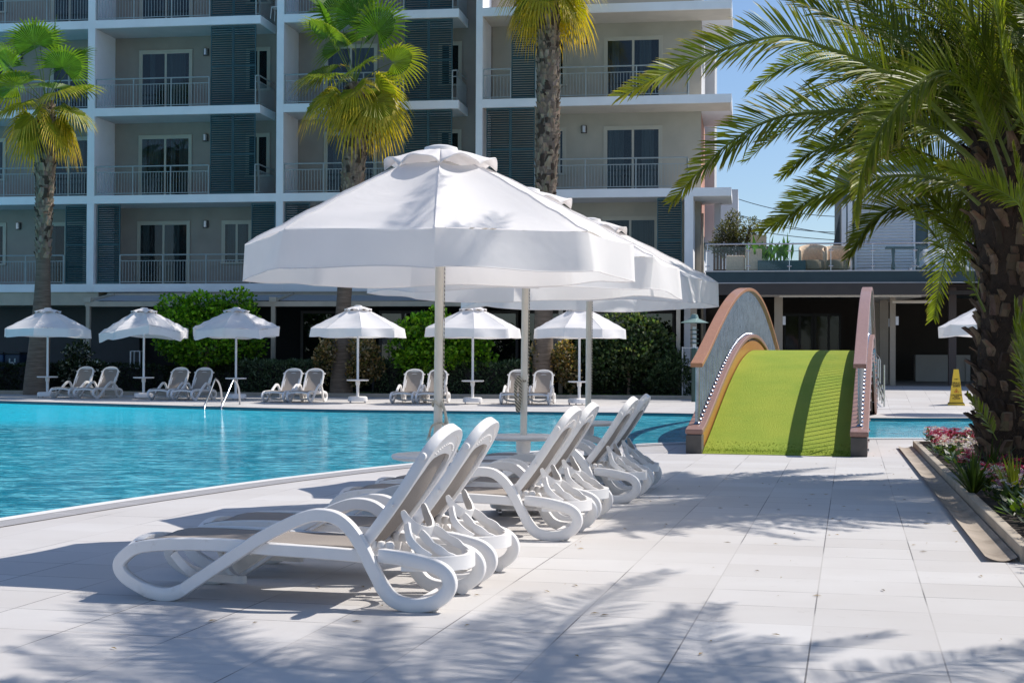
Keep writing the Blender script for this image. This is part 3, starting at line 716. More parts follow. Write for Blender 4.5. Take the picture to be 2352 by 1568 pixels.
# ------------------------------------------------------------ wet floor cone
cn_y=34.6 if False else None
g=at(2196,931.5,39.15); cone=thing('wet_floor_cone',(g.x,g.y,.075),R(-14),'tall yellow four sided caution wet floor cone beside the date palm','wet floor sign')
CY_=mat('yellow_plastic',(.88,.58,.05),.5,.1,6)
mm=3400*1/ g.y; hgt=(931.5-849.5)/mm; bw=.175
def pyr(w0,w1,z0,z1,mb):
    a=[V((x*w0,y*w0,z0)) for x,y in ((-1,-1),(1,-1),(1,1),(-1,1))]; b_=[V((x*w1,y*w1,z1)) for x,y in ((-1,-1),(1,-1),(1,1),(-1,1))]
    for i in range(4): mb.poly([a[i],a[(i+1)%4],b_[(i+1)%4],b_[i]])
    mb.poly(b_); mb.poly(a[::-1])
mb=MB(); pyr(bw,.062,.05,hgt,mb); mb.build('body',CY_,cone,bevel=.012)
mb=MB(); pyr(.22,.20,.0,.05,mb); mb.build('foot',CY_,cone,bevel=.008)
mb=MB(); pyr(.205,.195,.05,.066,mb); mb.build('foot_band',mat('dark_brown_rubber',(.03,.012,.008),.8),cone)
INK=mat('black_print',(.03,.02,.015),.7); RED=mat('red_print',(.55,.08,.02),.6)
tilt=math.atan2(bw-.062,hgt-.05)
def yat(z): return -(bw+(.062-bw)*(z-.05)/(hgt-.05))-.004
def text(s,z,size,m,parent,name='lettering'):
    cu_=bpy.data.curves.new(name,'FONT'); cu_.body=s; cu_.size=size; cu_.align_x='CENTER'; cu_.align_y='CENTER'; cu_.extrude=.0008; cu_.offset=.0012
    o_=bpy.data.objects.new('tmp',cu_); COL.objects.link(o_); dg=bpy.context.evaluated_depsgraph_get()
    me=bpy.data.meshes.new_from_object(o_.evaluated_get(dg)); bpy.data.objects.remove(o_); me.materials.clear(); me.materials.append(m)
    ob=bpy.data.objects.new(name,me); COL.objects.link(ob); ob.parent=parent; return ob
for s_,zf,sz in (('DIKKAT!',.60,.062),('KAYGAN',.553,.062),('ZEMIN',.506,.062),('CAUTION',.262,.062),('WET',.215,.062),('FLOOR',.168,.062),('SAFETY',.70,.03)):
    z=.02+hgt*zf; ob=text(s_,z,sz,INK,cone); ob.location=(0,yat(z),z); ob.rotation_euler=(PI/2-tilt,0,0)
z=.02+hgt*.37; mb=MB()
for k in range(3):
    a0=PI/2+k*2*PI/3; a1=a0+2*PI/3; p,q=V((math.cos(a0),0,math.sin(a0)))*.075,V((math.cos(a1),0,math.sin(a1)))*.075
    mb.poly([p,q,q*.76,p*.76])
mb.box(-.008,.008,-.001,0,-.01,.03); mb.box(-.02,.02,-.001,0,-.026,-.016); mb.box(-.018,-.006,-.001,0,-.016,.006)
ob=mb.build('warning_triangle',RED,cone); ob.location=(0,yat(z),z); ob.rotation_euler=(-tilt,0,0)
# ------------------------------------------------------------ hotel
HO=V((at(450,800,51.5).x,51.5,0))
def hw(u,v,z): return HO+HU*u+HV*v+V((0,0,z))
def hp(px,py,v=0):
    """(u,z) on the plane at depth v behind the facade"""
    d=ray(px,py); nrm=HV; t=(HO+HV*v-CAM).dot(nrm)/d.dot(nrm); q=CAM+d*t; return (q-HO).dot(HU),q.z
hotel=thing('hotel_building',hw(0,0,0),-HA,'five storey hotel with white balcony slabs, grey walls and teal louvred shutters','building')
def HB(mb,name,m,parent=None,**k): return mb.build(name,m,parent or hotel,**k)   # local coords = (u,v,z)
SL=[3.79,6.90,9.98,13.08,16.2]; ST=.28; REC=1.7
Ux=lambda px,py=450,v=0: hp(px,py,v)[0]
uC1=(Ux(200),Ux(216)); uC2=(Ux(634),Ux(650)); uC3=(Ux(1092),Ux(1107)); uC4=(Ux(1572,560),Ux(1592,560))
UL=uC1[0]-9.5; UEND=Ux(1680,430)
uW=Ux(1610,400,REC)                 # corner of the rear wall
n1=Ux(596); n2=Ux(1052)
# main body behind the balconies
mb=MB()
mb.box(UL,uW,REC,REC+.35,3.5,13.1); HB(mb,'wall',TAUPEW)
mb=MB(); mb.box(UL,uC3[0]+1,REC,REC+.35,13.1,19); mb.box(uC3[1]+.2,uW-.4,REC+1.2,REC+1.5,13.1,16.5); HB(mb,'upper_wall',TAUPEW)
mb=MB(); mb.box(uC3[1]+.6,Ux(1594,10,REC+1.2),REC+1.0,REC+1.2,13.15,16.4); HB(mb,'roof_parapet',OLIVEW)
mb=MB(); mb.box(uC3[1]+.05,uW-.01,REC-.02,REC,3.8,13.0); HB(mb,'right_bay_wall',OLIVEW)
mb=MB(); mb.box(uW-.3,uW,REC+.35,REC+4.6,5.75,9.7); HB(mb,'side_wall',PEACH)
mb=MB(); mb.box(uW-.3,uW,REC+.35,REC+4.6,9.98,12.8); HB(mb,'side_wall',GREYW)
mb=MB(); mb.box(uW-.4,uW+.35,REC+5.0,REC+9,5.6,13.0); mb.box(uW-.4,uW+.0,REC+1,REC+5,13.0,14.2); HB(mb,'rear_block',GREYW)
sw=MB()
su=uW-.06; sw.box(su-.3,su,REC+.36,REC+10,0,5.74); sd_w=HB(sw,'side_facade',WHITEB)
for (va,vb,za,zb) in ((1.6,2.3,4.6,6.3),(3.6,3.9,5.3,6.4),(5.2,5.9,4.5,6.2)):
    m2=MB(); m2.box(su-.02,su+.012,REC+va,REC+vb,za,zb); m2.box(su+.0,su+.06,REC+va-.08,REC+vb+.08,za-.09,za-.02); HB(m2,'side_window',DARKW)
mb=MB(); mb.tube([(su+.08,REC+.9,0),(su+.08,REC+.9,6.3)],.055,8); HB(mb,'rain_pipe',BEIGE,smooth=True)
# slabs
def slab(name,u0,u1,z,m=WHITEW,v0=0):
    mb=MB(); mb.box(u0,u1,v0,REC-.001,z-ST,z); return HB(mb,name,m)
slab('floor_slab',UL,uC4[1]+.0,SL[0]); slab('floor_slab',UL,UEND,SL[1])
mb=MB(); mb.box(uC4[1],UEND,REC,REC+1.2,SL[1]-ST,SL[1]); HB(mb,'floor_slab',WHITEW)
for z in SL[2:]:
    slab('floor_slab',UL,n1,z); slab('floor_slab',uC2[0],n2,z)
for z in SL[2:4]:
    slab('floor_slab',uC3[0],UEND,z); mb=MB(); mb.box(uW-.02,UEND-.002,REC,REC+3.4,z-ST+.002,z-.002); HB(mb,'floor_slab',WHITEB)
mb=MB(); mb.box(uW-.02,UEND-.002,REC,REC+3.4,SL[3]-ST+.004,SL[3]+.03); 
# soffit planes warm
for (a,b_,zs) in ((UL,n1,SL[2:]),(uC2[0],n2,SL[2:]),(uC3[0],UEND,SL[2:4]),(UL,uC4[1],SL[1:2])):
    for z in zs:
        mb=MB(); mb.box(a+.05,b_-.05,.10,REC-.01,z-ST-.006,z-ST-.002); HB(mb,'soffit',SOFFIT if a==uC3[0] else GREYW)
# columns / fins
for i,(a,b_) in enumerate((uC1,uC2,uC3)):
    mb=MB(); mb.box(a,b_,-.012,REC-.002,SL[0]-ST,19.0 if i<2 else SL[3]+3); HB(mb,'column_fin',WHITEW)
mb=MB(); mb.box(uC4[0],uC4[1],-.012,REC-.002,0,SL[1]-ST); HB(mb,'column_fin',WHITEW)
mb=MB(); q=Ux(1648,560,2.6); mb.box(q-.11,q+.11,2.5,2.7,3.9,SL[1]-ST); HB(mb,'column',WHITEB)
# railing panels
def railing(u0,u1,z,v=.07,name='balcony_railing',ends=True):
    mb=MB(); h=1.02
    mb.tube([(u0,v,z+h),(u1,v,z+h)],.024,8)
    mb.box(u0,u1,v-.012,v+.012,z+.80,z+.825); mb.box(u0,u1,v-.012,v+.012,z+.06,z+.085)
    n=max(1,int((u1-u0)/.105))
    for i in range(n+1):
        x=u0+(u1-u0)*i/n; mb.box(x-.0065,x+.0065,v-.0065,v+.0065,z+.085,z+.80)
    k=max(1,round((u1-u0)/1.55))
    for i in range(k+1):
        x=u0+(u1-u0)*i/k; mb.box(x-.02,x+.02,v-.02,v+.02,z,z+h)
    return HB(mb,name,RAILM)
def siderail(u,z,v0=.07,v1=REC-.03):
    mb=MB(); h=1.02; mb.tube([(u,v0,z+h),(u,v1,z+h)],.024,8)
    mb.box(u-.012,u+.012,v0,v1,z+.80,z+.825); mb.box(u-.012,u+.012,v0,v1,z+.06,z+.085)
    for i in range(14):
        v=v0+(v1-v0)*i/13; mb.box(u-.0065,u+.0065,v-.0065,v+.0065,z+.085,z+.80)
    mb.box(u-.02,u+.02,v0-.02,v0+.02,z,z+h); return HB(mb,'side_railing',RAILM)
# louvred shutter leaf
def shutter(u0,u1,z,v=.14,dark=1):
    zt=z+3.10-ST-.03; mb=MB(); f=.035
    mb.box(u0,u0+f,v-.02,v+.02,z+.02,zt); mb.box(u1-f,u1,v-.02,v+.02,z+.02,zt); mb.box(u0+f,u1-f,v-.02,v+.02,z+.02,z+.07); mb.box(u0+f,u1-f,v-.02,v+.02,zt-.05,zt)
    mb.box(u0+f,u1-f,v-.016,v+.016,z+1.37,z+1.41)
    s=HB(mb,'shutter',TEAL); ml=MB(); n=34; H_=zt-.05-(z+.07)
    for i in range(n):
        zz=z+.07+H_*(i+.5)/n; a=R(38); 
        ml.obox(V(((u0+u1)/2,v,zz)),V((1,0,0)),V((0,math.cos(a),math.sin(a))),V((0,-math.sin(a),math.cos(a))),(u1-u0)/2-f,.046,.005)
    ml.build('louvres',TEAL,s); return s
# sliding doors and windows
rr=random.Random(4)
def door(u0,u1,z,ht=2.28,window=False,sill=0,split=.5,curt=((.05,.25),(.55,.95)),v=REC):
    if curt and rr.random()<.6:
        a_=rr.uniform(.0,.2); curt=((a_,a_+rr.uniform(.1,.32)),(rr.uniform(.5,.7),rr.uniform(.8,1.0)))
    f=.07; z0=z+sill; z1=z+ht; mb=MB()
    mb.box(u0-.06,u1+.06,v-.045,v-.02,z1,z1+.07); mb.box(u0-.06,u0,v-.045,v-.02,z0,z1); mb.box(u1,u1+.06,v-.045,v-.02,z0,z1)
    mb.box(u0,u0+f,v-.03,v-.021,z0,z1); mb.box(u1-f,u1,v-.03,v-.021,z0,z1); mb.box(u0+f,u1-f,v-.03,v-.021,z1-f,z1)
    um=u0+(u1-u0)*split; mb.box(um-.04,um+.04,v-.035,v-.021,z0,z1-f)
    if window: mb.box(u0-.08,u1+.08,v-.09,v-.02,z0-.06,z0)
    else: mb.box(u0+f,u1-f,v-.03,v-.021,z0,z0+.06)
    r_=HB(mb,'window' if window else 'sliding_door',FRAME)
    m2=MB(); m2.box(u0+f,u1-f,v-.0225,v-.0205,z0,z1-f); m2.build('dark_backing',BLACKM,r_)  # flat black sheet standing in for the unlit room
    m3=MB(); m3.poly([(u0+f,v-.0285,z0),(um-.04,v-.0285,z0),(um-.04,v-.0285,z1-f),(u0+f,v-.0285,z1-f)]); m3.build('pane',GLASS,r_)
    m3=MB(); m3.poly([(um+.04,v-.0295,z0),(u1-f,v-.0295,z0),(u1-f,v-.0295,z1-f),(um+.04,v-.0295,z1-f)]); m3.build('pane',GLASS,r_)
    m4=MB()
    for a,b_ in curt:
        ua=u0+f+(u1-u0-2*f)*a; ub=u0+f+(u1-u0-2*f)*b_; n=int((ub-ua)/.02)+1
        for i in range(n):
            x0=ua+(ub-ua)*i/n; x1=ua+(ub-ua)*(i+1)/n; va=v-.025+.0015*math.sin(x0*60); vb=v-.025+.0015*math.sin(x1*60)
            m4.poly([(x0,va,z0+.06),(x1,vb,z0+.06),(x1,vb,z1-f),(x0,va,z1-f)])
    m4.build('curtain',CURTAIN,r_); return r_
def lamp(px,z,v=REC):
    u=Ux(px,450,v); mb=MB(); mb.tube([(u,v-.09,z-.11),(u,v-.09,z+.11)],.075,14); l_=HB(mb,'wall_lamp',LAMPM,smooth=True)
    m2=MB(); m2.box(u-.10,u+.10,v-.05,v-.02,z-.13,z+.13); m2.build('back_plate',DARKW,l_)
def plastic_chair(px,z,label):
    u=Ux(px,30,.8); t=thing('plastic_chair',hw(u,.8,z),-HA,label,'chair'); mb=MB(); mb.box(-.22,.22,-.2,.22,.40,.43); mb.build('seat',PLASTIC,t,bevel=.01)
    mb=MB(); mb.grid(lambda a,b_:(-.22+.44*a,.2+.10*b_-.04*math.sin(PI*a),.44+.42*b_),6,4); mb.build('backrest',PLASTIC,t,smooth=True,solid=.015)
    for x in (-.2,.2):
        for y in (-.18,.2): mb=MB(); mb.tube([(x,y,.41),(x*1.15,y*1.2,0)],.018,6); mb.build('leg',PLASTIC,t)
plastic_chair(640,SL[3],'white plastic chair on the top left balcony next to the shutters')
DU=lambda px:Ux(px,450,REC)
for k,z in enumerate(SL[:4]):
    # bay left of the first fin
    if k==0:
        railing(UL,Ux(145),z); shutter(Ux(147),Ux(197),z); door(DU(108),DU(196),z,split=.5); door(DU(-60),DU(12),z,window=True,sill=.85)
    else:
        railing(UL,uC1[0]-.02,z); door(DU(118),DU(206),z,split=.45,curt=((.5,.9),)); door(DU(-60),DU(10),z,window=True,sill=.85)
    lamp(44,z+2.22)
    # second bay
    if k==0:
        shutter(Ux(221),Ux(273),z); railing(Ux(275),Ux(573),z); shutter(Ux(575),Ux(630),z); door(DU(320),DU(434),z,curt=((.52,.95),)); door(DU(514),DU(576),z,window=True,sill=.85,curt=((.1,.9),)); lamp(474,z+2.22)
    else:
        railing(uC1[1]+.02,Ux(477),z); m_=(Ux(479)+Ux(583))/2; shutter(Ux(479),m_-.005,z); shutter(m_+.005,Ux(583),z); railing(Ux(584),n1-.06,z); siderail(n1-.06,z)
        door(DU(322),DU(437),z,curt=((.02,.12),(.35,.5),(.6,.97)) if k==2 else ((.0,.1),(.15,.4),(.62,.72),(.8,1))); door(DU(568),DU(616),z,window=True,sill=.85,curt=()); lamp(472,z+2.22)
    # third bay
    if k==0:
        shutter(Ux(653),Ux(709),z); railing(Ux(711),uC3[0]-.02,z); door(DU(745),DU(862),z)
    else:
        railing(uC2[1]+.02,Ux(924),z); m_=(Ux(926)+Ux(1036))/2; shutter(Ux(926),m_-.005,z); shutter(m_+.005,Ux(1036),z); railing(Ux(1037),n2-.06,z); siderail(n2-.06,z)
        door(DU(748),DU(862),z,curt=((.6,.95),(.0,.4))); door(DU(1010),DU(1056),z,window=True,sill=.85,curt=()); lamp(905,z+2.15)
    # right bay
    if k==0:
        railing(uC3[1]+.02,Ux(1507),z); shutter(Ux(1509),Ux(1566),z); door(DU(1388),DU(1508),z,curt=((.5,1),)); lamp(1341,z+2.2)
    elif k in (1,2):
        if k==1: m_=(Ux(1115)+Ux(1226))/2; shutter(Ux(1115),m_-.005,z); shutter(m_+.005,Ux(1226),z); railing(Ux(1228),Ux(1578),z); siderail(Ux(1578),z)
        else: railing(uC3[1]+.02,Ux(1171),z); shutter(Ux(1172),Ux(1227),z); railing(Ux(1229),Ux(1578),z); siderail(Ux(1578),z)
        door(DU(1390),DU(1517),z,curt=((.08,.26),(.3,.42),(.55,.95))); door(DU(1272),DU(1296),z,window=True,sill=.75,curt=(),split=.5); lamp(1341,z+2.25)
# ground floor shell
mb=MB(); mb.box(UL,Ux(205,700)+.3,-.02+.1,REC,3.05,SL[0]-ST-.002); HB(mb,'ground_fascia',BEIGE)
mb=MB(); mb.box(UL,Ux(320,780,REC),REC,REC+.3,0,3.5); HB(mb,'ground_wall',mat('slate_render',(.085,.085,.088),.9,.1,1.5,.15,70))
mb=MB(); mb.box(Ux(320,780,REC),uW,REC+.3,REC+.5,0,3.5); HB(mb,'restaurant_back_wall',BLACKM)
for i,(a,b_) in enumerate(((690,860),(870,980),(1060,1190),(1200,1330),(1340,1550))):
    u0,u1=Ux(a,780,REC),Ux(b_,780,REC); mb=MB()
    mb.box(u0,u0+.09,REC+.0,REC+.08,0,2.9); mb.box(u1-.09,u1,REC,REC+.08,0,2.9); mb.box(u0+.09,u1-.09,REC,REC+.08,2.8,2.9); um=(u0+u1)/2; mb.box(um-.05,um+.05,REC,REC+.08,0,2.8)
    fr_=HB(mb,'restaurant_window',mat('brown_frame',(.08,.065,.055),.5))
    m2=MB(); m2.poly([(u0+.09,REC+.04,0),(u1-.09,REC+.04,0),(u1-.09,REC+.04,2.8),(u0+.09,REC+.04,2.8)]); m2.build('pane',DARKGLASS,fr_)
for px in (289,350): 
    mb=MB(); u=Ux(px,770,REC); mb.tube([(u,REC-.08,1.95),(u,REC-.08,2.45)],.06,10); HB(mb,'wall_light',GREYW)
# pergola with retractable awnings
pg=thing('pergola',hw(0,-1.9,0),-HA,'long beige steel pergola with folded awning roofs along the ground floor','pergola')
p_u0=Ux(197,700,-1.9); p_u1=Ux(1568,700,-1.9)
mb=MB(); mb.box(p_u0,p_u1,-.07,.07,2.93,3.10); mb.build('front_beam',BEIGE,pg)
mb=MB(); mb.box(p_u0,p_u1,1.7,1.8,3.30,3.46); mb.box(p_u0+2.9,p_u1,1.65,1.82,3.47,3.50); mb.build('wall_beam',BEIGE,pg)
AWN=cloth('grey_awning_fabric',(.74,.77,.80),.4)
pst=[203,628,1003,1288,1558]
us=[Ux(p,760,-1.9) for p in pst]
for u in us:
    mb=MB(); mb.box(u-.065,u+.065,-.065,.065,0,2.93); mb.build('post',BEIGE,pg)
    mb=MB(); mb.box(u-.12,u+.12,-.12,.14,3.08,3.24); mb.build('roller_box',FRAME,pg)
    m2=MB(); m2.sweep([(u+.12,-.0,3.16),(u+.12,1.7,3.42)],V((1,0,0)),[(-.03,-.04),(.03,-.04),(.03,.04),(-.03,.04)]); m2.build('side_rail',FRAME,pg)
for a,b_ in zip(us[:-1],us[1:]):
    mb=MB()
    def aw(x,y): 
        return (a+.18+(b_-a-.3)*x,.06+1.65*y,3.13+.26*y-.02*math.sin(PI*x))
    mb.grid(aw,14,8); mb.build('awning',AWN,pg,smooth=True)
# ------------------------------------------------------------ terrace building (right)
TB=-2.2
tu0_=Ux(1621,640,TB); 
def tl(px,py,v): return hp(px,py,v)
ter=thing('terrace_building',hw(tu0_,TB,0),-HA,'low restaurant pavilion with teal roof edge, brown canopy and glass balustraded terrace','building')
def TP(mb,name,m,parent=None,**k):
    mb.v=[(x-tu0_,y-TB,z) for x,y,z in mb.v]; return mb.build(name,m,parent or ter,**k)
zt=tl(1800,624,TB)[1]; zb=tl(1800,648.5,TB)[1]; uR=Ux(2352,640,TB)+6
mb=MB(); mb.box(tu0_,uR,TB,TB+16,zb,zt); TP(mb,'terrace_slab',TEALF)
mb=MB(); mb.box(tu0_-.02,uR,TB-.03,TB+.2,zt+.001,zt+.04); mb.box(tu0_,uR,TB-.03,TB,zb-.03,zb-.001); TP(mb,'slab_trim',GREYW)
cz0=tl(1800,677,TB-1.2)[1]; cz1=tl(1800,651,TB-1.2)[1]; cu1=Ux(2161,660,TB-1.2); cu0=Ux(1560,660,TB-1.2)
mb=MB(); mb.box(cu0,cu1,TB-1.2,TB-1.1,cz0,cz1); mb.box(cu1-.1,cu1,TB-1.1,TB+3,cz0+.02,cz1); TP(mb,'canopy_fascia',BRONZE)
mb=MB(); mb.box(cu1,uR,TB+1.2,TB+1.3,cz0+.1,cz1-.12); TP(mb,'rear_fascia',BRONZE)
mb=MB(); mb.box(Ux(1745,680,TB-1.2),cu1-.12,TB-1.1,TB+.9,cz0+.02,cz0+.05); mb.poly([(Ux(2010,680,TB),TB+.9,cz0+.03),(cu1-.12,TB+.9,cz0+.03),(Ux(2060,680,TB),TB+7,cz0+.03),(Ux(2010,680,TB),TB+7,cz0+.03)]); TP(mb,'canopy_soffit',SOFFIT)
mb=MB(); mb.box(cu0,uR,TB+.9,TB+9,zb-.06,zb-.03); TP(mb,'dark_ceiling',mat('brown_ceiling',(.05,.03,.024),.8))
for i in range(7):
    u=Ux(1790+i*46,680,TB-.9); mb=MB(); mb.box(u,u+.62,TB-1.08,TB-.8,cz0-.06,cz0-.02); TP(mb,'soffit_panel',SOFFIT)
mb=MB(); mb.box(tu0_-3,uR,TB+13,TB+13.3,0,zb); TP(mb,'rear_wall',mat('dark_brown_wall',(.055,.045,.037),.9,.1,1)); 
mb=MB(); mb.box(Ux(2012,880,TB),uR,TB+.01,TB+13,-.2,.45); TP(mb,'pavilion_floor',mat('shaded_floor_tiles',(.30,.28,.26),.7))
RY0,RY1=38.0,45.0; q0=at(2016,900,RY0); q1=hw(Ux(2012,880,TB),TB+.005,.449)
mb=MB(); q2=hw(uR,TB+.005,.449); mb.poly([(q0.x,RY0,.004),(34,RY0,.004),q2,q1]); struct(mb.build('ramp_paving',DECK))
mb=MB(); mb.poly([(q0.x,RY0,0),(q1.x,q1.y,.449),(q1.x,q1.y,-.05)]); tag(mb.build('ramp_side_wall',WHITEB),'low white triangular wall at the side of the paved ramp under the chrome railing','wall')
# dark glazed front under the terrace
gz=tl(1850,815,TB+8.8)[1]; 
for a,b_ in ((1800,1868),(1870,1932)):
    u0,u1=Ux(a,760,TB+8.8),Ux(b_,760,TB+8.8); mb=MB()
    for q in (u0,(u0+u1)/2,u1-.08): mb.box(q,q+.08,TB+8.7,TB+8.85,0,2.9)
    mb.box(u0,u1,TB+8.72,TB+8.84,1.35,1.43); mb.box(u0,u1,TB+8.72,TB+8.84,2.85,2.95)
    f_=TP(mb,'glazed_door',mat('black_frame',(.02,.018,.016),.5)); m2=MB(); m2.poly([(u0-tu0_,8.80,0),(u1-tu0_,8.80,0),(u1-tu0_,8.80,2.85),(u0-tu0_,8.80,2.85)]); m2.build('pane',GLASS,f_)
COLM=mat('cream_steel_column',(.36,.30,.235),.6,.08,2)
for px,v,w_ in ((1788,.9,.13),(2050,1.0,.085),(2030,3.6,.14),(2014,6.0,.14)):
    u=Ux(px,760,TB+v); mb=MB(); mb.box(u-w_,u+w_,TB+v-.1,TB+v+.1,0,cz0+.02); TP(mb,'column',COLM)
    mb=MB(); mb.box(u+w_,u+w_+.09,TB+v-.12,TB+v-.04,2.35,2.62); TP(mb,'column_lamp',WHITEB)
u=Ux(2187,760,TB+2.3); mb=MB(); mb.box(u-.12,u+.12,TB+2.2,TB+2.4,0,zb); TP(mb,'column',mat('brown_steel_column',(.10,.075,.068),.6,.1,2))
u=Ux(1593,760,TB+.5); mb=MB(); mb.box(u-.10,u+.10,TB+.5,TB+.7,0,zb); TP(mb,'column',COLM)
mb=MB(); 
pz=cz0-.16; mb.tube([(Ux(2052,690,TB),TB+.3,pz),(Ux(2140,690,TB),TB+.3,pz),(Ux(2143,690,TB),TB+.3,pz+.16)],.05,8); TP(mb,'gutter_pipe',SOFFIT,smooth=True)
# glass balustrade
bal=thing('glass_balustrade',hw(tu0_,TB+.1,zt+.04),-HA,'frameless glass balustrade with steel top rail along the upper terrace edge','balustrade')
bh=tl(1800,560,TB+.1)[1]-zt-.04; bl=uR-tu0_
mb=MB(); mb.tube([(0,0,bh),(bl,0,bh)],.025,8); mb.tube([(0,0,bh),(.0,3,bh)],.02,8); mb.build('top_rail',CHROME,bal,smooth=True)
x=.05; step=1.27
while x<bl:
    mb=MB(); mb.tube([(x,0,0),(x,0,bh)],.012,6)
    for zz in (.14,bh-.22): mb.tube([(x-.07,-.02,zz),(x+.07,-.02,zz)],.02,6)
    mb.build('post',CHROME,bal)
    mb=MB(); mb.box(x+.03,min(x+step-.03,bl),.0,.01,.03,bh-.08); mb.build('glass_panel',GLASSC,bal); x+=step
# penthouse with louvred walls
def hbx(name,loc_px,v,label,cat): pass
ph0=Ux(1962,560,TB+3); ph=thing('louvred_pavilion',hw(ph0,TB+3,zt+.04),-HA,'white louvred rooftop pavilion behind the date palm fronds','building')
def PB(mb,name,m,**k):
    mb.v=[(x-ph0,y-TB-3,z-zt-.04) for x,y,z in mb.v]; return mb.build(name,m,ph,**k)
LOUV=mat('white_louvre',(.92,.92,.94),.6,.04,2)
for a,b_ in ((1963,2102),(2132,2250),(2262,2380)):
    u0,u1=Ux(a,560,TB+3),Ux(b_,560,TB+3); ztop=tl(2000,395,TB+3)[1]; mb=MB(); n=34
    for i in range(n):
        z=zt+.1+(ztop-zt-.1)*i/n; mb.obox(V(((u0+u1)/2,TB+3,z+.04)),V((1,0,0)),V((0,math.cos(.6),math.sin(.6))),V((0,-math.sin(.6),math.cos(.6))),(u1-u0)/2,.05,.008)
    mb.box(u0,u0+.07,TB+2.95,TB+3.05,zt+.05,ztop); mb.box(u1-.07,u1,TB+2.95,TB+3.05,zt+.05,ztop); mb.box(u0+.08,u1-.08,TB+3.06,TB+3.1,zt+.05,ztop)
    PB(mb,'louvre_panel',LOUV)
mb=MB(); mb.box(ph0-.35,Ux(2400,560,TB+3),TB+3.12,TB+8,zt+.05,ztop+.25); PB(mb,'wall',mat('teal_grey_wall',(.12,.17,.18),.8))
for px in (1938,1952): mb=MB(); u=Ux(px,560,TB+2.6); mb.box(u-.07,u+.07,TB+2.5,TB+2.7,zt+.05,ztop-.6 if px>1940 else ztop-1.1); PB(mb,'column',LOUV)
mb=MB()
def dome(a,b_): 
    u=Ux(1962,450,TB+3)+(.0+2.6*a); return (u,TB+4.2+5*b_,ztop+.2+1.05*math.sin(PI*min(1,a*.9+.05))**.7)
mb.grid(dome,12,4); PB(mb,'curved_roof',GREYW,smooth=True)
mb=MB()
q=[at(1932,600,50) ]
u0=Ux(1898,615,TB+5); u1=Ux(1935,560,TB+5); 
mb.poly([(u0,TB+5,zt+.05),(u1+.5,TB+5,zt+.05),(u1+.6,TB+5,ztop+.2),(u1+.1,TB+5,ztop-.2)]); PB(mb,'sloping_side_wall',mat('grey_side_wall',(.16,.18,.18),.8))
# ---- terrace furniture
WICK=mat('cream_wicker',(.80,.58,.40),.8,.15,20,.4,90); DKW=mat('tan_cushion',(.30,.24,.16),.9)  # wicker colour lightened and warmed to imitate bounced light
def terr(px,v,name,label,cat,group=None): 
    u=Ux(px,600,TB+v); return thing(name,hw(u,TB+v,zt+.005),-HA,label,cat,group)
def armchair(px,v,label,rz=0,s=1.0):
    t=terr(px,v,'wicker_armchair',label,'armchair','wicker seats on the terrace'); t.rotation_euler=(0,0,-HA+rz)
    mb=MB(); P=[V((.36*math.cos(a),.36*math.sin(a),0)) for a in [PI*(-.15)+PI*1.3*i/16 for i in range(17)]]
    def bk(a,b_): 
        th=-PI*.15+PI*1.3*a; return (.38*s*math.cos(th),.38*s*math.sin(th),(.12+(.5+.22*math.sin(PI*a))*b_)*s)
    mb.grid(bk,18,4); mb.build('back',WICK,t,smooth=True,solid=.05)
    mb=MB(); mb.lathe([(.30*s,.10),(.34*s,.14),(.34*s,.36),(.30*s,.42)],n=18); mb.build('seat',DKW,t,smooth=True)
    for x in (-.22,.22):
        for y in (-.2,.2): mb=MB(); mb.tube([(x*s,y*s,0),(x*s,y*s,.12)],.02,6); mb.build('leg',WICK,t)
armchair(1850+18,1.2,'round backed wicker armchair by the terrace glass, right of the leafy planter',s=1.15)
armchair(1920,1.2,'round backed wicker armchair in front of the pavilion columns',s=1.1)
def sofa(px0,px1,v,label,hh=.72):
    t=terr(px0,v,'wicker_sofa',label,'sofa','wicker seats on the terrace'); L=Ux(px1,600,TB+v)-Ux(px0,600,TB+v)
    mb=MB(); mb.box(0,L,0,.12,.08,hh); mb.build('back',WICK,t,bevel=.03); mb=MB(); mb.box(0,L,.12,.75,.08,.38); mb.build('seat',DKW,t,bevel=.03)
    for x in (0,L-.12): mb=MB(); mb.box(x,x+.12,.12,.75,.08,.58); mb.build('arm',WICK,t,bevel=.03)
sofa(1668,1710,1.0,'low wicker sofa behind the terrace glass beside the white post',.58); sofa(1712,1750,.9,'higher backed wicker sofa between the post and the tan screen',.78)
t=terr(2080,1.2,'console_table','dark long side table in front of the white louvred wall','table')
mb=MB(); mb.box(-.62,.62,-.2,.2,.78,.83); mb.build('table_top',TEAL,t)
for x in (-.38,.38): mb=MB(); mb.lathe([(.10,0),(.05,.05),(.07,.25),(.035,.4),(.06,.7),(.05,.78)],(x,0,0),12); mb.build('leg',TEAL,t,smooth=True)
t=terr(2160,1.1,'covered_furniture','furniture heap wrapped in clear white plastic sheet on the terrace','covered furniture')
mb=MB(); rn=random.Random(3)
def hp_(a,b_): 
    x=-1.0+2.0*a; y=.9*b_; h=.78*min(1,4*a)*min(1,4*(1-a))*min(1,.4+2.5*b_)*(0.85+.3*noise.noise(V((a*3,b_*3,1)))); return (x,y,h+.09*noise.noise(V((a*11,b_*9,4))))
mb.grid(hp_,34,16); mb.build('plastic_sheet',mat('crumpled_white_plastic',(.62,.63,.67),.2,.1,6,.5,20),t,smooth=True)
t=terr(1752,2.2,'privacy_screen','tall tan panel screen on the terrace beside the olive tree','screen')
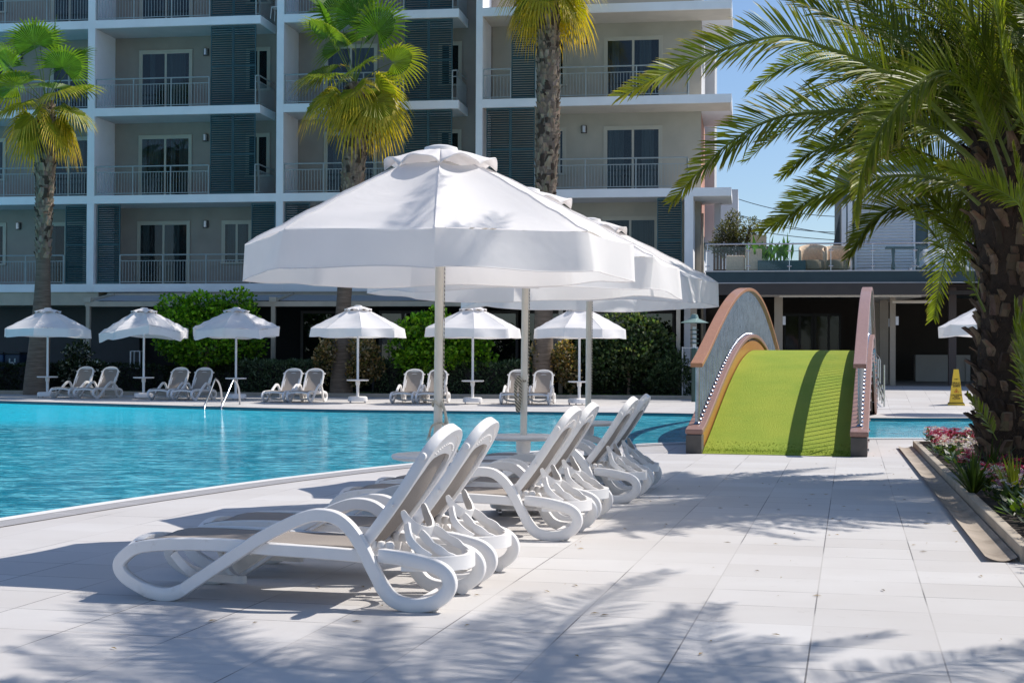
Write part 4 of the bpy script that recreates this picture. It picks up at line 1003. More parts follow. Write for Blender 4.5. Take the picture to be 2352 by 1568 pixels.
mb=MB(); L=Ux(1759,560,TB+2.2)-Ux(1731,560,TB+2.2); mb.box(-L,.12,0,.06,0,tl(1740,540,TB+2.2)[1]-zt); mb.build('panel',mat('tan_fabric_panel',(.62,.50,.34),.9,.1,2),t)
t=terr(1690,3.4,'wooden_fence','dark red slatted wooden fence behind the olive tree on the terrace','fence')
for i in range(22): mb=MB(); mb.box(-.75+i*.11,-.68+i*.11,0,.03,0,1.05); mb.build('slat',mat('red_wood',(.12,.04,.022),.7) if i==0 else bpy.data.materials['red_wood'],t)
mb=MB(); mb.box(-.75,1.75,.031,.06,.2,.28); mb.box(-.75,1.75,.031,.06,.85,.93); mb.build('rail',bpy.data.materials['red_wood'],t)
# ------------------------------------------------------------ palms
LEAFP=leafmat('palm_leaf',.46,.32); LEAFS=leafmat('shrub_leaf',.34,.28); LEAFD=leafmat('hedge_leaf',.5,.12)
BOOT=NT('palm_leaf_bases'); a_=BOOT.n('ShaderNodeAttribute',attribute_name='tint'); f_=BOOT.noise(9,5,.65,mapping=(1,1,.25))
BOOT.l(BOOT.mix(1,BOOT.mix(BOOT.ramp(f_,[(.3,0),(.7,1)]),(.6,.6,.6),(1.2,1.2,1.2)),a_.outputs['Color'],'MULTIPLY'),BOOT.b.inputs['Base Color']); BOOT.b.inputs['Roughness'].default_value=.85; BOOT.bump(f_,.3,.01); BOOT=BOOT.m
BARK=NT('ringed_palm_bark'); f_=BARK.noise(3.2,6,.7,mapping=(.7,.7,9)); g_=BARK.noise(1.1,4)
c_1=BARK.mix(BARK.ramp(f_,[(.35,0),(.65,1)]),(.10,.075,.055),(.26,.20,.15)); c_1=BARK.mix(BARK.math('MULTIPLY',g_,.5),c_1,(.16,.12,.09))
BARK.l(c_1,BARK.b.inputs['Base Color']); BARK.b.inputs['Roughness'].default_value=.95; BARK.bump(f_,.6,.03); BARK=BARK.m
def mixc(a,b_,t): return tuple(x*(1-t)+y*t for x,y in zip(a,b_))
def fan_leaf(mb,c,d,pl,rad,rn,age):
    """petiole from c along d (length pl), blade of radius rad; age 0 young .. 1 old (yellow, hanging)"""
    d=d.normalized(); pts=[]; p=V(c); dd=V(d)
    for i in range(7):
        pts.append(p.copy()); p=p+dd*(pl/6); dd=(dd+V((0,0,-.05-.10*age))).normalized()
    mb.col=mixc((.10,.16,.04),(.20,.20,.06),age); mb.tube(pts,[.022,.018,.016,.014,.012,.011,.010],5,cap=False)
    hub=pts[-1]; ax=dd
    side=ax.cross(V((0,0,1))); 
    if side.length<.1: side=V((1,0,0))
    side.normalize(); rl=rn.uniform(-.7,.7); up=side.cross(ax).normalized()
    s2=side*math.cos(rl)+up*math.sin(rl); up=s2.cross(ax).normalized(); side=s2
    g0=mixc((.07,.17,.018),(.26,.26,.02),age); g1=mixc((.16,.26,.03),(.68,.46,.05),age**.9)
    if rn.random()<.25*age: g1=(.45,.30,.06)
    n=34; span=R(rn.uniform(215,265)); cup=rn.uniform(.10,.35)
    fuse=rn.uniform(.45,.6); prev=None
    for i in range(n):
        th=-span/2+span*i/(n-1); L=rad*(.72+.28*math.cos(th*.55))*rn.uniform(.93,1.05)
        dr=ax*math.cos(th)+side*math.sin(th); 
        def pt(t,w):
            q=hub+dr*(L*t)+up*(cup*L*t*(1-t*.6))*(1)-V((0,0,1))*(L*(.22+.50*age*rn_k)*max(0,t-.35)**2*1.9)
            return q+perp*w
        rn_k=rn.uniform(.7,1.3); perp=(-ax*math.sin(th)+side*math.cos(th)); wd=L*span/n*.5
        v0=pt(0.02,0); 
        c0=mixc(g0,g1,.25+.2*rn.random()); k=rn.uniform(.8,1.2)
        # fused pleated half: two facets
        fl_=pt(fuse,-wd*fuse); fr_=pt(fuse,wd*fuse); fm=pt(fuse,0)+up*.022*rad
        mb.col=tuple(x*k for x in g0); mb.poly([v0,fl_,fm]); mb.poly([v0,fm,fr_])
        ml=pt(.8,-wd*.33); mr=pt(.8,wd*.33); tip=pt(1.0,rn.uniform(-.02,.02))
        mb.col=tuple(x*k for x in c0); mb.poly([fl_,ml,mr,fr_]); mb.col=tuple(x*k for x in mixc(c0,g1,.7)); mb.poly([ml,tip,mr])
def boots(mb,path,rads,z0,z1,rn,size=.16,dens=1.0,out=.5,cols=((.17,.12,.08),(.36,.28,.20),(.06,.04,.026)),skip=0.0,thick=.16):
    """cut leaf bases round a trunk between fractions z0,z1 of the path, each a blunt curved wedge"""
    k=len(path)-1; tot=sum((path[i+1]-path[i]).length for i in range(k)); rows=int(tot*(z1-z0)/(size*.50)*dens)
    for r_ in range(rows):
        f=(z0+(z1-z0)*(r_+.5)/rows)*k; i=min(int(f),k-1); p=path[i].lerp(path[i+1],f-i); rad=rads[i]*(1-(f-i))+rads[i+1]*(f-i)
        ax=(path[i+1]-path[i]).normalized(); m_=max(5,int(2*PI*rad/(size*.72)))
        for j in range(m_):
            if rn.random()<skip: continue
            a=2*PI*(j+(r_%2)*.5)/m_+rn.uniform(-.14,.14); o=V((math.cos(a),math.sin(a),0)); t=ax.cross(o).normalized()
            s_=size*rn.uniform(.7,1.3); w0=s_*rn.uniform(.34,.46); w1=w0*rn.uniform(.45,.75); b0_=p+o*rad*.93+ax*rn.uniform(-.04,.04)
            lean=rn.uniform(.5,1.4)*out; tw_=rn.uniform(-.35,.35); ln=s_*rn.uniform(.75,1.1)
            mid=b0_+ax*ln*.55+o*s_*lean*.30+t*s_*tw_*.4; e=b0_+ax*ln+o*s_*lean+t*s_*tw_
            c=mixc(cols[0],cols[1],rn.random()) if rn.random()<.8 else cols[2]; th=o*s_*thick-ax*s_*thick*.4
            n_=len(mb.v); mb.col=c
            ring=[]
            for q,w_,tk in ((b0_,w0,1.0),(mid,(w0+w1)*.5,.9),(e,w1,.55)):
                ring.append([q-t*w_-th*tk*.2,q-t*w_*.45+th*tk*.8,q+t*w_*.45+th*tk*.8,q+t*w_-th*tk*.2,q-th*tk*.9])
            for A,B_ in zip(ring[:-1],ring[1:]):
                for q in range(5):
                    sh=(1,.93,1,.5,.5)[q]; mb.col=tuple(x*sh*rn.uniform(.9,1.1) for x in c)
                    mb.poly([A[q],A[(q+1)%5],B_[(q+1)%5],B_[q]])
            mb.col=tuple(x*1.15 for x in c); mb.poly(ring[-1])
def fan_palm(px_path,Y,crown_r,label,seed,boot_rng,n_leaf=34,crown_px=None):
    rn=random.Random(seed); pts=[at(px,py,Y) for px,py,_ in px_path]; mpx=3400/Y; rads=[w_/mpx/2*.84 for _,_,w_ in px_path]
    g=V((pts[0].x,Y,0)); t=thing('fan_palm',g,rn.uniform(0,.0),label,'palm tree','fan palms in front of the hotel')
    loc=[p-g for p in pts]; loc.insert(0,V((0,0,-.05))); rads.insert(0,rads[0]*1.12)
    P=spline(loc,5); RR_=spline([V((r_,0,0)) for r_ in rads],5); rr_=[v.x for v in RR_]
    mb=MB(); mb.tube(P,rr_,18); tr=mb.build('trunk',BARK,t,smooth=True)
    bt=MB(); boots(bt,P,rr_,boot_rng[0],boot_rng[1],rn,.23,1.0,.24,thick=.10); bt.build('leaf_base',BOOT,tr)
    c=P[-1]; mb=MB()
    for i in range(n_leaf):
        f=(i+.5)/n_leaf; el=R(86-118*f**.9+rn.uniform(-9,9)); az=i*2.39996+rn.uniform(-.25,.25)
        age=max(0,min(1,(f-.22)/.55+rn.uniform(-.15,.15))); 
        d=V((math.cos(az)*math.cos(el),math.sin(az)*math.cos(el),math.sin(el)))
        fan_leaf(mb,c-V((0,0,.35*f)),d,crown_r*(.30+.60*max(0,1-f*1.7)+rn.uniform(-.05,.14)),crown_r*rn.uniform(.46,.56)*(1-.12*f),rn,age)
    mb.build('crown',LEAFP,t)
    # dead fibres
    return t
fan_palm([(84,872,66),(90,800,58),(97,690,46),(99,600,38),(101,500,42),(104,400,50),(106,300,48),(106,235,34)],47.9,2.3,'left fan palm with green crown and smooth lower trunk, behind the leftmost far umbrella',11,(.50,.97),22)
fan_palm([(784,872,60),(786,780,50),(790,690,40),(797,580,46),(806,480,56),(812,380,62),(815,280,62),(815,190,38)],47.4,2.6,'middle fan palm with yellowing drooping fans, above the foreground umbrella',23,(.42,.97),25)
fan_palm([(1246,872,60),(1248,780,54),(1249,700,50),(1250,560,54),(1254,420,58),(1258,300,62),(1259,160,60),(1260,60,56),(1260,0,54),(1260,-45,34)],46.9,2.4,'right fan palm with long shaggy trunk rising out of the top of the view',37,(.42,.98),23)
# ---- feather fronds
def frond(mb,P,n,ll,roll,rn,tint,Nref=None,sweep=.75,gap0=.12,dry=.0,wid=.020,droop=.12):
    """P: list of points (rachis). leaflets both sides."""
    S=spline(P,10); cum=[0]
    for a,b_ in zip(S[:-1],S[1:]): cum.append(cum[-1]+(b_-a).length)
    tot=cum[-1]; mb.col=(.17*tint,.21*tint,.055*tint)
    rad=[max(.004,.026*(1-cum[i]/tot)**.8*(tot/3)) for i in range(len(S))]
    mb.tube(S,rad,5,cap=False)
    j=0
    for i in range(n):
        f=gap0+(1-gap0)*(i+.5)/n; L=f*tot
        while j<len(cum)-2 and cum[j+1]<L: j+=1
        u=(L-cum[j])/max(1e-6,cum[j+1]-cum[j]); p=S[j].lerp(S[j+1],u); t=(S[j+1]-S[j]).normalized()
        up=(Nref if Nref else V((0,0,1))); up=(up-t*up.dot(t))
        if up.length<.05: up=V((0,-1,0))-t*(-t.y)
        up.normalize(); sd_=t.cross(up).normalized()
        g=(f-gap0)/(1-gap0); ln_=ll*(.55+.45*math.sin(PI*min(1,.15+g*.95)))*(1-.45*g**5)
        for s_ in (-1,1):
            rr2=roll+rn.uniform(-.22,.22); out=sd_*s_*math.cos(rr2*0)+V((0,0,0))
            # blade plane rolled about the rachis
            o_=(sd_*math.cos(roll)+up*math.sin(roll))*s_; nrm=t.cross(o_).normalized()*s_
            vee=.32+rn.uniform(-.22,.22); sw=sweep*(.75+.6*g)+rn.uniform(-.09,.09)
            d=(o_*math.cos(sw)+t*math.sin(sw)); d=(d*math.cos(vee)+(t.cross(o_)*s_)*math.sin(vee)*0+up*math.sin(vee)*.8).normalized()
            l_=ln_*rn.uniform(.85,1.1); w_=wid*rn.uniform(.8,1.15); wv=d.cross(nrm).normalized()*0+ (t-d*t.dot(d)).normalized()
            tw_=rn.uniform(-.6,.6); wv=(wv*math.cos(tw_)+d.cross(wv)*math.sin(tw_))
            a0=p; a1=p+d*l_*.45-V((0,0,droop*l_*.2)); a2=p+d*l_*.8-V((0,0,droop*l_*.6)); a3=p+d*l_-V((0,0,droop*l_*1.1))
            k=rn.uniform(.7,1.25)*tint; yl_=max(0,g-.75)*1.6*dry+dry*.25*rn.random()
            base=mixc((.125,.165,.016),(.48,.39,.03),min(1,yl_)); tipc=mixc(base,(.30,.22,.08),.35+.4*dry)
            mb.col=tuple(x*k for x in base)
            mb.poly([a0-wv*w_*.25,a0+wv*w_*.25,a1+wv*w_*.5,a1-wv*w_*.5]); mb.poly([a1-wv*w_*.5,a1+wv*w_*.5,a2+wv*w_*.32,a2-wv*w_*.32])
            mb.col=tuple(x*k for x in tipc); mb.poly([a2-wv*w_*.32,a2+wv*w_*.32,a3])
def rand_frond(mb,c,az,el,L,rn,tint,curl=1.0,n=62,ll=.42,zmin=None,dry=0):
    P=[V(c)]; d=V((math.cos(az)*math.cos(el),math.sin(az)*math.cos(el),math.sin(el))); st=L/8
    for i in range(8):
        P.append(P[-1]+d*st); d=(d+V((0,0,-.13*curl*(1+i*.18)))).normalized()
        if zmin and P[-1].z<zmin: d.z=max(d.z,0)
    frond(mb,P,n,ll,rn.uniform(-.5,.5),rn,tint,dry=dry,gap0=.14)
DY=15.4
dg_=V((at(2310,1100,DY).x,DY,0)); dp=thing('date_palm',dg_,0,'large date palm leaning in from the right edge above the flower bed','palm tree')
rn=random.Random(77)
tp_=[(2318,1110,118),(2312,1040,122),(2310,960,128),(2316,860,140),(2326,760,150),(2336,660,168),(2340,560,190),(2340,460,215),(2336,380,225),(2330,300,160),(2325,230,80)]
pts=[at(px,py,DY)-dg_ for px,py,_ in tp_]; rads=[w_/(3400/DY)/2 for _,_,w_ in tp_]; pts[0].z=.02
P=spline(pts,5); rr_=[v.x for v in spline([V((r_,0,0)) for r_ in rads],5)]
mb=MB(); mb.tube(P,rr_,20); dtr=mb.build('trunk',mat('date_palm_fibre',(.045,.028,.018),.95,.35,8,.8,30),dp,smooth=True)
bt=MB(); boots(bt,P,[r_*1.0 for r_ in rr_],.0,.93,rn,.165,.66,.66,((.10,.058,.034),(.27,.18,.11),(.06,.034,.02)),skip=.34,thick=.2)
# fibres
for i in range(14000):
    f=rn.random()*.92*(len(P)-1); k=int(f); p=P[k].lerp(P[k+1],f-k); a=rn.uniform(0,2*PI); o_=V((math.cos(a),math.sin(a),0)); q=p+o_*rr_[k]*rn.uniform(.95,1.12)
    d=V((rn.uniform(-1,1),rn.uniform(-1,1),rn.uniform(-1,1))).normalized()*rn.uniform(.05,.16); c=rn.uniform(.5,1.6); bt.col=(.10*c,.058*c,.032*c); s_=V((0,0,1)).cross(d).normalized()*.003; bt.poly([q-s_,q+s_,q+d])
bt.build('leaf_base',BOOT,dtr)
NV=V((0,-1,.35)).normalized()
key=[  # (pixels, depth base->tip, n, leaflet len, tint, dry)
 ([(2230,330),(2110,215),(1989,145),(1902,112),(1800,84),(1672,111),(1570,150),(1505,181),(1425,222)],15.0,14.0,92,.50,1.25,.75),
 ([(2250,380),(2130,290),(1989,258),(1844,261),(1757,281),(1670,334),(1600,400),(1545,462)],15.0,14.0,84,.46,1.0,.45),
 ([(2240,300),(2080,200),(1960,150),(1887,139),(1815,151),(1760,180),(1722,211)],16.4,17.4,66,.40,1.25,.35),
 ([(2240,430),(2150,365),(2060,335),(1989,328),(1916,333),(1858,354),(1797,404)],16.2,16.8,66,.40,1.0,.2),
 ([(2250,470),(2190,420),(2131,407),(2062,404),(1946,425),(1865,456),(1807,497),(1752,530)],14.9,14.5,76,.44,1.15,.3),
 ([(2310,430),(2279,334),(2221,203),(2163,165),(2105,197),(2047,261),(2003,334),(1974,421),(1965,500)],14.2,12.6,84,.46,1.15,.4),
 ([(2420,420),(2360,300),(2325,203),(2302,116),(2288,14),(2280,-80)],13.2,12.2,60,.46,1.2,.1),
 ([(2320,380),(2270,250),(2215,90),(2163,0),(2090,-90)],14.6,13.8,62,.46,1.0,.2),
 ([(2300,360),(2200,230),(2105,130),(2047,75),(1974,0),(1880,-60)],15.2,15.2,66,.48,.95,.2),
 ([(2280,330),(2180,150),(2080,60),(1980,10),(1870,-30),(1760,-40)],16.5,17,66,.48,.8,.2),
 ([(2262,715),(2225,640),(2178,583),(2120,513),(2062,467)],14.9,14.3,30,.30,1.0,.2),
 ([(2255,640),(2225,560),(2196,520),(2140,450),(2085,425)],15.6,15.8,34,.32,.8,.1),
 ([(2250,560),(2200,500),(2120,470),(2040,480),(1985,530),(1950,590)],15.9,16.2,60,.36,.75,.2),
 ([(2360,490),(2316,450),(2247,415),(2190,390),(2155,378)],14.2,13.9,46,.26,1.7,.5),
 ([(2365,580),(2350,500),(2338,410),(2326,335)],14.0,13.7,40,.26,1.6,.3),
 ([(2400,1010),(2362,900),(2340,800),(2330,700)],13.9,13.6,40,.40,1.1,.1),
 ([(2410,960),(2370,860),(2352,780),(2350,700)],13.4,13.2,36,.36,1.3,.1),
 ([(2320,300),(2275,150),(2225,40),(2150,-70)],14.0,13.2,60,.50,.85,.1),
 ([(2345,330),(2395,140),(2420,-40)],13.9,13.2,56,.50,.9,.1),
 ([(2260,300),(2120,180),(1960,62),(1860,16),(1780,-10)],15.6,15.4,72,.46,.9,.3),
 ([(2330,300),(2340,140),(2300,20),(2240,-60)],15.4,16.0,60,.50,.7,.1),
 ([(2300,330),(2230,260),(2160,235),(2090,262),(2040,320),(2010,380)],16.4,17.0,60,.44,.6,.1),
 ([(2290,1010),(2262,960),(2240,930),(2222,905)],14.2,14.0,14,.16,1.1,.2),
]
cr_=MB()
for px_,ya,yb,n,ll,tn,dry in key:
    k=len(px_); Pq=[at(x,y,ya+(yb-ya)*i/(k-1))-dg_ for i,(x,y) in enumerate(px_)]
    frond(cr_,Pq,int(n*1.75),ll*1.05,rn.uniform(.95,1.25)*(1 if True else 0),rn,tn,Nref=V((0,-.15,1)),dry=dry,sweep=.86)
cc_=P[-8]
for i in range(70):      # inner and rear fronds that fill the crown
    az=rn.uniform(-1.9,2.6) ; el=R(rn.uniform(-12,78)); L=rn.uniform(2.0,3.3)
    if math.cos(az)<-.2: el=max(el,R(38))
    if math.sin(az)<-.3: el=max(el,R(30))
    rand_frond(cr_,cc_+V((rn.uniform(-.3,.3),rn.uniform(-.3,.3),rn.uniform(-.3,.2))),az,el,L,rn,rn.uniform(.5,1.05),1.0,84,.46)
for i in range(34):      # towards the left and rear, high up
    az=rn.uniform(2.2,3.6) if i%2 else rn.uniform(-.5,1.6); el=R(rn.uniform(36,80)); rand_frond(cr_,cc_+V((0,.3,-.1)),az,el,rn.uniform(1.8,2.8),rn,rn.uniform(.5,.95),1.25,70,.42)
for i in range(22):      # towards the camera, mostly above the view
    az=rn.uniform(-1.95,-.4); el=R(rn.uniform(34,62)); rand_frond(cr_,cc_+V((0,-.2,.1)),az,el,rn.uniform(2.8,3.7),rn,rn.uniform(.7,1.1),.9,84,.48)
cr_.build('crown',LEAFP,dp)
def date_palm(x,y,h,L,nf,seed,label,hang=.9,azr=(0,2*PI)):
    rn=random.Random(seed); t=thing('date_palm',(x,y,0),0,label,'palm tree','palms outside the view')
    P=[V((0,0,-.05)),V((.03,0,h*.3)),V((.06,0,h*.65)),V((.05,0,h))]; rr_=[.26,.22,.22,.24]
    S=spline(P,6); rs=[v.x for v in spline([V((q,0,0)) for q in rr_],6)]
    mb=MB(); mb.tube(S,rs,16); tr=mb.build('trunk',bpy.data.materials['date_palm_fibre'],t,smooth=True)
    b_=MB(); boots(b_,S,rs,.0,1,rn,.26,.6,.4,((.10,.06,.035),(.24,.155,.09),(.05,.03,.018)),skip=.2,thick=.2); b_.build('leaf_base',BOOT,tr)
    mb=MB()
    for i in range(nf):
        az=azr[0]+(azr[1]-azr[0])*((i*.618)%1); el=R(rn.uniform(22,72))
        rand_frond(mb,V((0,0,h)),az,el,L*rn.uniform(.8,1.05),rn,rn.uniform(.8,1.1),hang,84,.46)
    mb.build('crown',LEAFP,t); return t
date_palm(4.25,6.45,5.2,4.5,60,5,'date palm just outside the right edge whose fronds shade the front deck',.62)
date_palm(5.7,6.1,5.6,4.3,44,9,'taller date palm outside the right edge that shades the near right deck corner',.62)
# ------------------------------------------------------------ shrubs and hedges
def leaves(mb,cl,n,size,cols,rn,flat=0,shell=.55,asp=.38):
    W=[a[1].x*a[1].y*a[1].z for a in cl]; tot=sum(W)
    for (c,r_),w_ in zip(cl,W):
        for i in range(int(n*w_/tot)):
            d=V((rn.gauss(0,1),rn.gauss(0,1),rn.gauss(0,1))).normalized(); q=shell+(1-shell)*rn.random()**.6
            bump=1+.38*noise.noise(V((d.x*2.2+c.x,d.y*2.2+c.y,d.z*2.2+c.z*1.7)))
            p=c+V((d.x*r_.x,d.y*r_.y,d.z*r_.z))*q*bump
            a=(d*.7+V((rn.uniform(-1,1),rn.uniform(-1,1),rn.uniform(-.6,1)))).normalized(); s_=a.cross(V((rn.uniform(-1,1),rn.uniform(-1,1),rn.uniform(-1,1)))).normalized()
            L=size*rn.uniform(.6,1.3); w2=L*asp; nr=a.cross(s_)*L*.12
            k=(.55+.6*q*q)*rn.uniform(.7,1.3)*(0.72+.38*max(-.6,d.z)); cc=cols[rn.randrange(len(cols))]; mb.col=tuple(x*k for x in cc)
            mb.poly([p,p+a*L*.5+s_*w2+nr,p+a*L]); mb.poly([p,p+a*L,p+a*L*.5-s_*w2+nr])
def shrub(name,loc,clumps,n,size,cols,label,cat,seed,trunk=None,m=LEAFS,group=None,asp=.38,shell=.45,dens_core=True):
    rn=random.Random(seed); t=thing(name,(loc.x,loc.y,0),0,label,cat,group)
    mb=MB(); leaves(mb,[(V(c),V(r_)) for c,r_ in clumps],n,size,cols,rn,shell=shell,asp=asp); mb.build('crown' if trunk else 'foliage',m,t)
    if trunk:
        mb=MB(); h,r_=trunk; mb.tube(spline([(0,0,-.02),(.02,0,h*.5),(0,.02,h)],4),r_,8)
        for c,q in clumps[:6]: mb.tube(spline([V((0,0,h*.9)),V(c)*.5+V((0,0,h*.45)),V(c)],4),[r_*.6]*4+[r_*.4]*4+[r_*.2],5)
        mb.build('trunk',BARK,t,smooth=True)
    return t
def spx(x,y,Y): q=at(x,y,Y); return q
def clump_px(base,lst,Y):
    out=[]
    for x,y,rx,rz,dy in lst:
        p=at(x,y,Y+dy); m_=3400/(Y+dy); out.append(((p.x-base.x,p.y-base.y,p.z),(rx/m_,rx/m_*.9,rz/m_)))
    return out
BR_=[(.14,.34,.012),(.20,.42,.02),(.07,.20,.012),(.28,.48,.03)]
DK_=[(.035,.075,.018),(.06,.11,.03),(.10,.15,.06),(.02,.045,.012)]
def gy(px,Y):
    q=at(px,900,Y); return V((q.x,q.y,0))
b1=gy(475,48.4); shrub('citrus_tree',b1,clump_px(b1,[(405,715,48,38,0),(470,705,55,34,.2),(545,690,42,28,0),(430,755,70,48,-.1),(520,745,66,50,.1),(480,800,95,45,.2),(575,790,38,40,0),(395,790,40,34,.1),(560,730,34,34,-.2)],b1.y),9000,.13,BR_,'bright green citrus tree behind the second and third far umbrellas','tree',1,(1.1,.07))
b2=gy(1010,47.3); shrub('citrus_tree',b2,clump_px(b2,[(965,760,55,38,0),(1000,735,45,26,0),(940,795,48,42,.1),(1020,790,75,48,0),(1090,775,44,42,.1),(985,830,85,42,.2),(1095,820,40,34,0)],b2.y),7600,.13,BR_,'bright green citrus tree behind the umbrella right of the foreground pole','tree',2,(1.0,.06))
b3=gy(1443,47.0); shrub('dark_leaved_tree',b3,clump_px(b3,[(1420,745,38,34,0),(1475,760,50,40,0),(1385,800,50,44,.2),(1450,810,70,46,0),(1520,800,42,44,.1),(1400,850,55,38,.1),(1500,845,50,36,0),(1350,820,40,50,.4)],b3.y),8500,.125,[(.05,.10,.03),(.08,.14,.05),(.13,.18,.09),(.03,.06,.02),(.16,.20,.08)],'small dark glossy leaved tree with a slim trunk left of the footbridge','tree',3,(1.05,.05))
CP_=[(.26,.16,.05),(.34,.23,.09),(.14,.15,.04),(.46,.36,.22),(.09,.10,.03)]
b4=gy(760,46.9); shrub('copper_leaf_shrub',b4,clump_px(b4,[(742,830,22,50,0),(755,800,18,34,0),(835,800,34,32,0),(850,840,30,34,.1),(825,855,30,36,0)],b4.y),2600,.10,CP_,'copper and yellow leaved shrub around the middle fan palm trunk','shrub',4)
b5=gy(1290,46.6); shrub('copper_leaf_shrub',b5,clump_px(b5,[(1295,815,26,34,0),(1310,860,24,38,0),(1282,840,14,40,.1),(1228,820,10,38,.1)],b5.y),1500,.10,CP_,'copper leaved shrub beside the right fan palm trunk','shrub',5)
b6=gy(165,48.6); shrub('flowering_shrub',b6,clump_px(b6,[(180,810,30,28,0),(170,850,34,30,0),(215,850,30,22,.1)],b6.y),1500,.11,[(.03,.05,.02),(.05,.07,.03),(.5,.5,.45),(.02,.04,.015),(.04,.06,.02)],'dark shrub with a few pale sunlit leaves right of the left fan palm trunk','shrub',6)
def hedge(x0,x1,ytop,ybot,Yo,label,cols,seed,n,size,asp=.28,dep=.9):
    a=gy(x0,ybot[0]); b_=gy(x1,ybot[1]); rn=random.Random(seed); t=thing('hedge',(a.x,a.y+Yo,0),0,label,'hedge')
    h=at((x0+x1)/2,ytop,(a.y+b_.y)/2+Yo).z; d=(b_-a); d.z=0; L=d.length; u=d.normalized(); w_=V((-u.y,u.x,0))
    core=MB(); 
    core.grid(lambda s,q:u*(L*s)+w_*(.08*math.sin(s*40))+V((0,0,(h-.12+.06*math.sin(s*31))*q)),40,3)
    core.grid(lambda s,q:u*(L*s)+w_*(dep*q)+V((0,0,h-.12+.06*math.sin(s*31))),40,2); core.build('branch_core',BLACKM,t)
    mb=MB()
    for i in range(n):
        s=rn.random(); top=rn.random()<.45; z=h*(1+.10*noise.noise(V((s*L*1.2,seed,0))))
        if top: p=u*(L*s)+w_*(dep*rn.random())+V((0,0,z-.14*rn.random()+.05))
        else: p=u*(L*s)-w_*(.10*rn.random()+.03+.08*noise.noise(V((s*L*2,z,3))))+V((0,0,z*rn.random()))
        a_=V((rn.uniform(-1,1),rn.uniform(-1,.4),rn.uniform(-.2,1.3))).normalized(); s2=a_.cross(V((rn.uniform(-1,1),rn.uniform(-1,1),rn.uniform(-1,1)))).normalized(); l_=size*rn.uniform(.6,1.35)
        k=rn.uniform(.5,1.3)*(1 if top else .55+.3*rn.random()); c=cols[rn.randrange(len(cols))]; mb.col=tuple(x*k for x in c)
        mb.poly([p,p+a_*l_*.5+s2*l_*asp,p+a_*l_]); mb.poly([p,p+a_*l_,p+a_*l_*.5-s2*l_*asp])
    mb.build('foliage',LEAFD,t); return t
hedge(-60,345,838,(49.3,48.6),.0,'dark clipped hedge behind the leftmost loungers',[(.02,.035,.012),(.03,.05,.018)],1,5200,.08)
hedge(350,545,845,(48.6,48.1),.0,'dark low hedge under the left citrus tree',[(.02,.035,.012),(.03,.05,.018)],2,2600,.08)
hedge(548,725,832,(48.1,47.6),0,'oleander hedge with grey green leaf tips behind the third far pair of loungers',[(.06,.11,.05),(.16,.22,.13),(.06,.11,.04)],3,3600,.13,.14)
hedge(862,1225,835,(47.5,46.9),.0,'oleander hedge between the middle and right fan palms',[(.05,.10,.04),(.14,.20,.11),(.05,.10,.035)],4,6200,.12,.15)
hedge(1300,1500,842,(47.0,46.7),.3,'dark clipped hedge under the dark leaved tree',[(.02,.04,.014),(.05,.09,.03),(.03,.05,.018)],5,3800,.09)
b7=gy(1545,46.5); shrub('oleander_shrub',b7,clump_px(b7,[(1545,850,38,32,0),(1520,875,34,30,0),(1570,880,26,34,0),(1548,825,26,20,.1)],b7.y),3800,.13,[(.05,.09,.035),(.10,.15,.07),(.03,.055,.02)],'bushy oleander shrub against the left foot of the footbridge','shrub',7,asp=.16)
# low flowering plants on the lawn edge
def bedding(px,py,rx,label,cols,fl,seed,n=700):
    g=ground(px,py); rn=random.Random(seed); t=thing('bedding_plant',(g.x,g.y,.05),0,label,'flowers'); mb=MB(); r_=rx/(3400/g.y)
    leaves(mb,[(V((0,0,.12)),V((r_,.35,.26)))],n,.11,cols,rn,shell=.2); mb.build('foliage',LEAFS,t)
    if fl:
        mb=MB()
        for i in range(40):
            p=V((rn.uniform(-r_,r_),rn.uniform(-.4,0),rn.uniform(.28,.42))); mb.col=fl
            for k in range(5):
                a=k*1.257; mb.poly([p,p+V((.05*math.cos(a),-.01,.05*math.sin(a))),p+V((.05*math.cos(a+.9),-.01,.05*math.sin(a+.9)))])
        mb.build('blossom',LEAFS,t)
bedding(815,896,32,'green bedding plants with one pink bloom beside the middle fan palm',BR_,(.5,.12,.12),1,900)
bedding(1300,905,40,'red flowering bedding plants behind the rightmost far lounger',BR_,(.55,.01,.02),2,900)
bedding(1105,905,22,'bright green grass tuft behind the fourth far pair of loungers',BR_,None,3,500)
# grass blades on the lawn strip
mb=MB(); rn=random.Random(9)
for i in range(16000):
    px=rn.uniform(-20,1585); y0=904.5+(917-904.5)*px/1590; g=ground(px,y0); g.y+=.12+rn.random()**1.5*1.3; g.z=.06
    d=V((rn.uniform(-.03,.03),rn.uniform(-.02,.02),rn.uniform(.03,.09))); k=rn.uniform(.6,1.4); mb.col=(.10*k,.19*k,.02*k); mb.poly([g-V((.008,0,0)),g+V((.008,0,0)),g+d])
tag(mb.build('grass',LEAFS),'short green grass on the strip between the far kerb and the hedges','grass',kind='stuff')
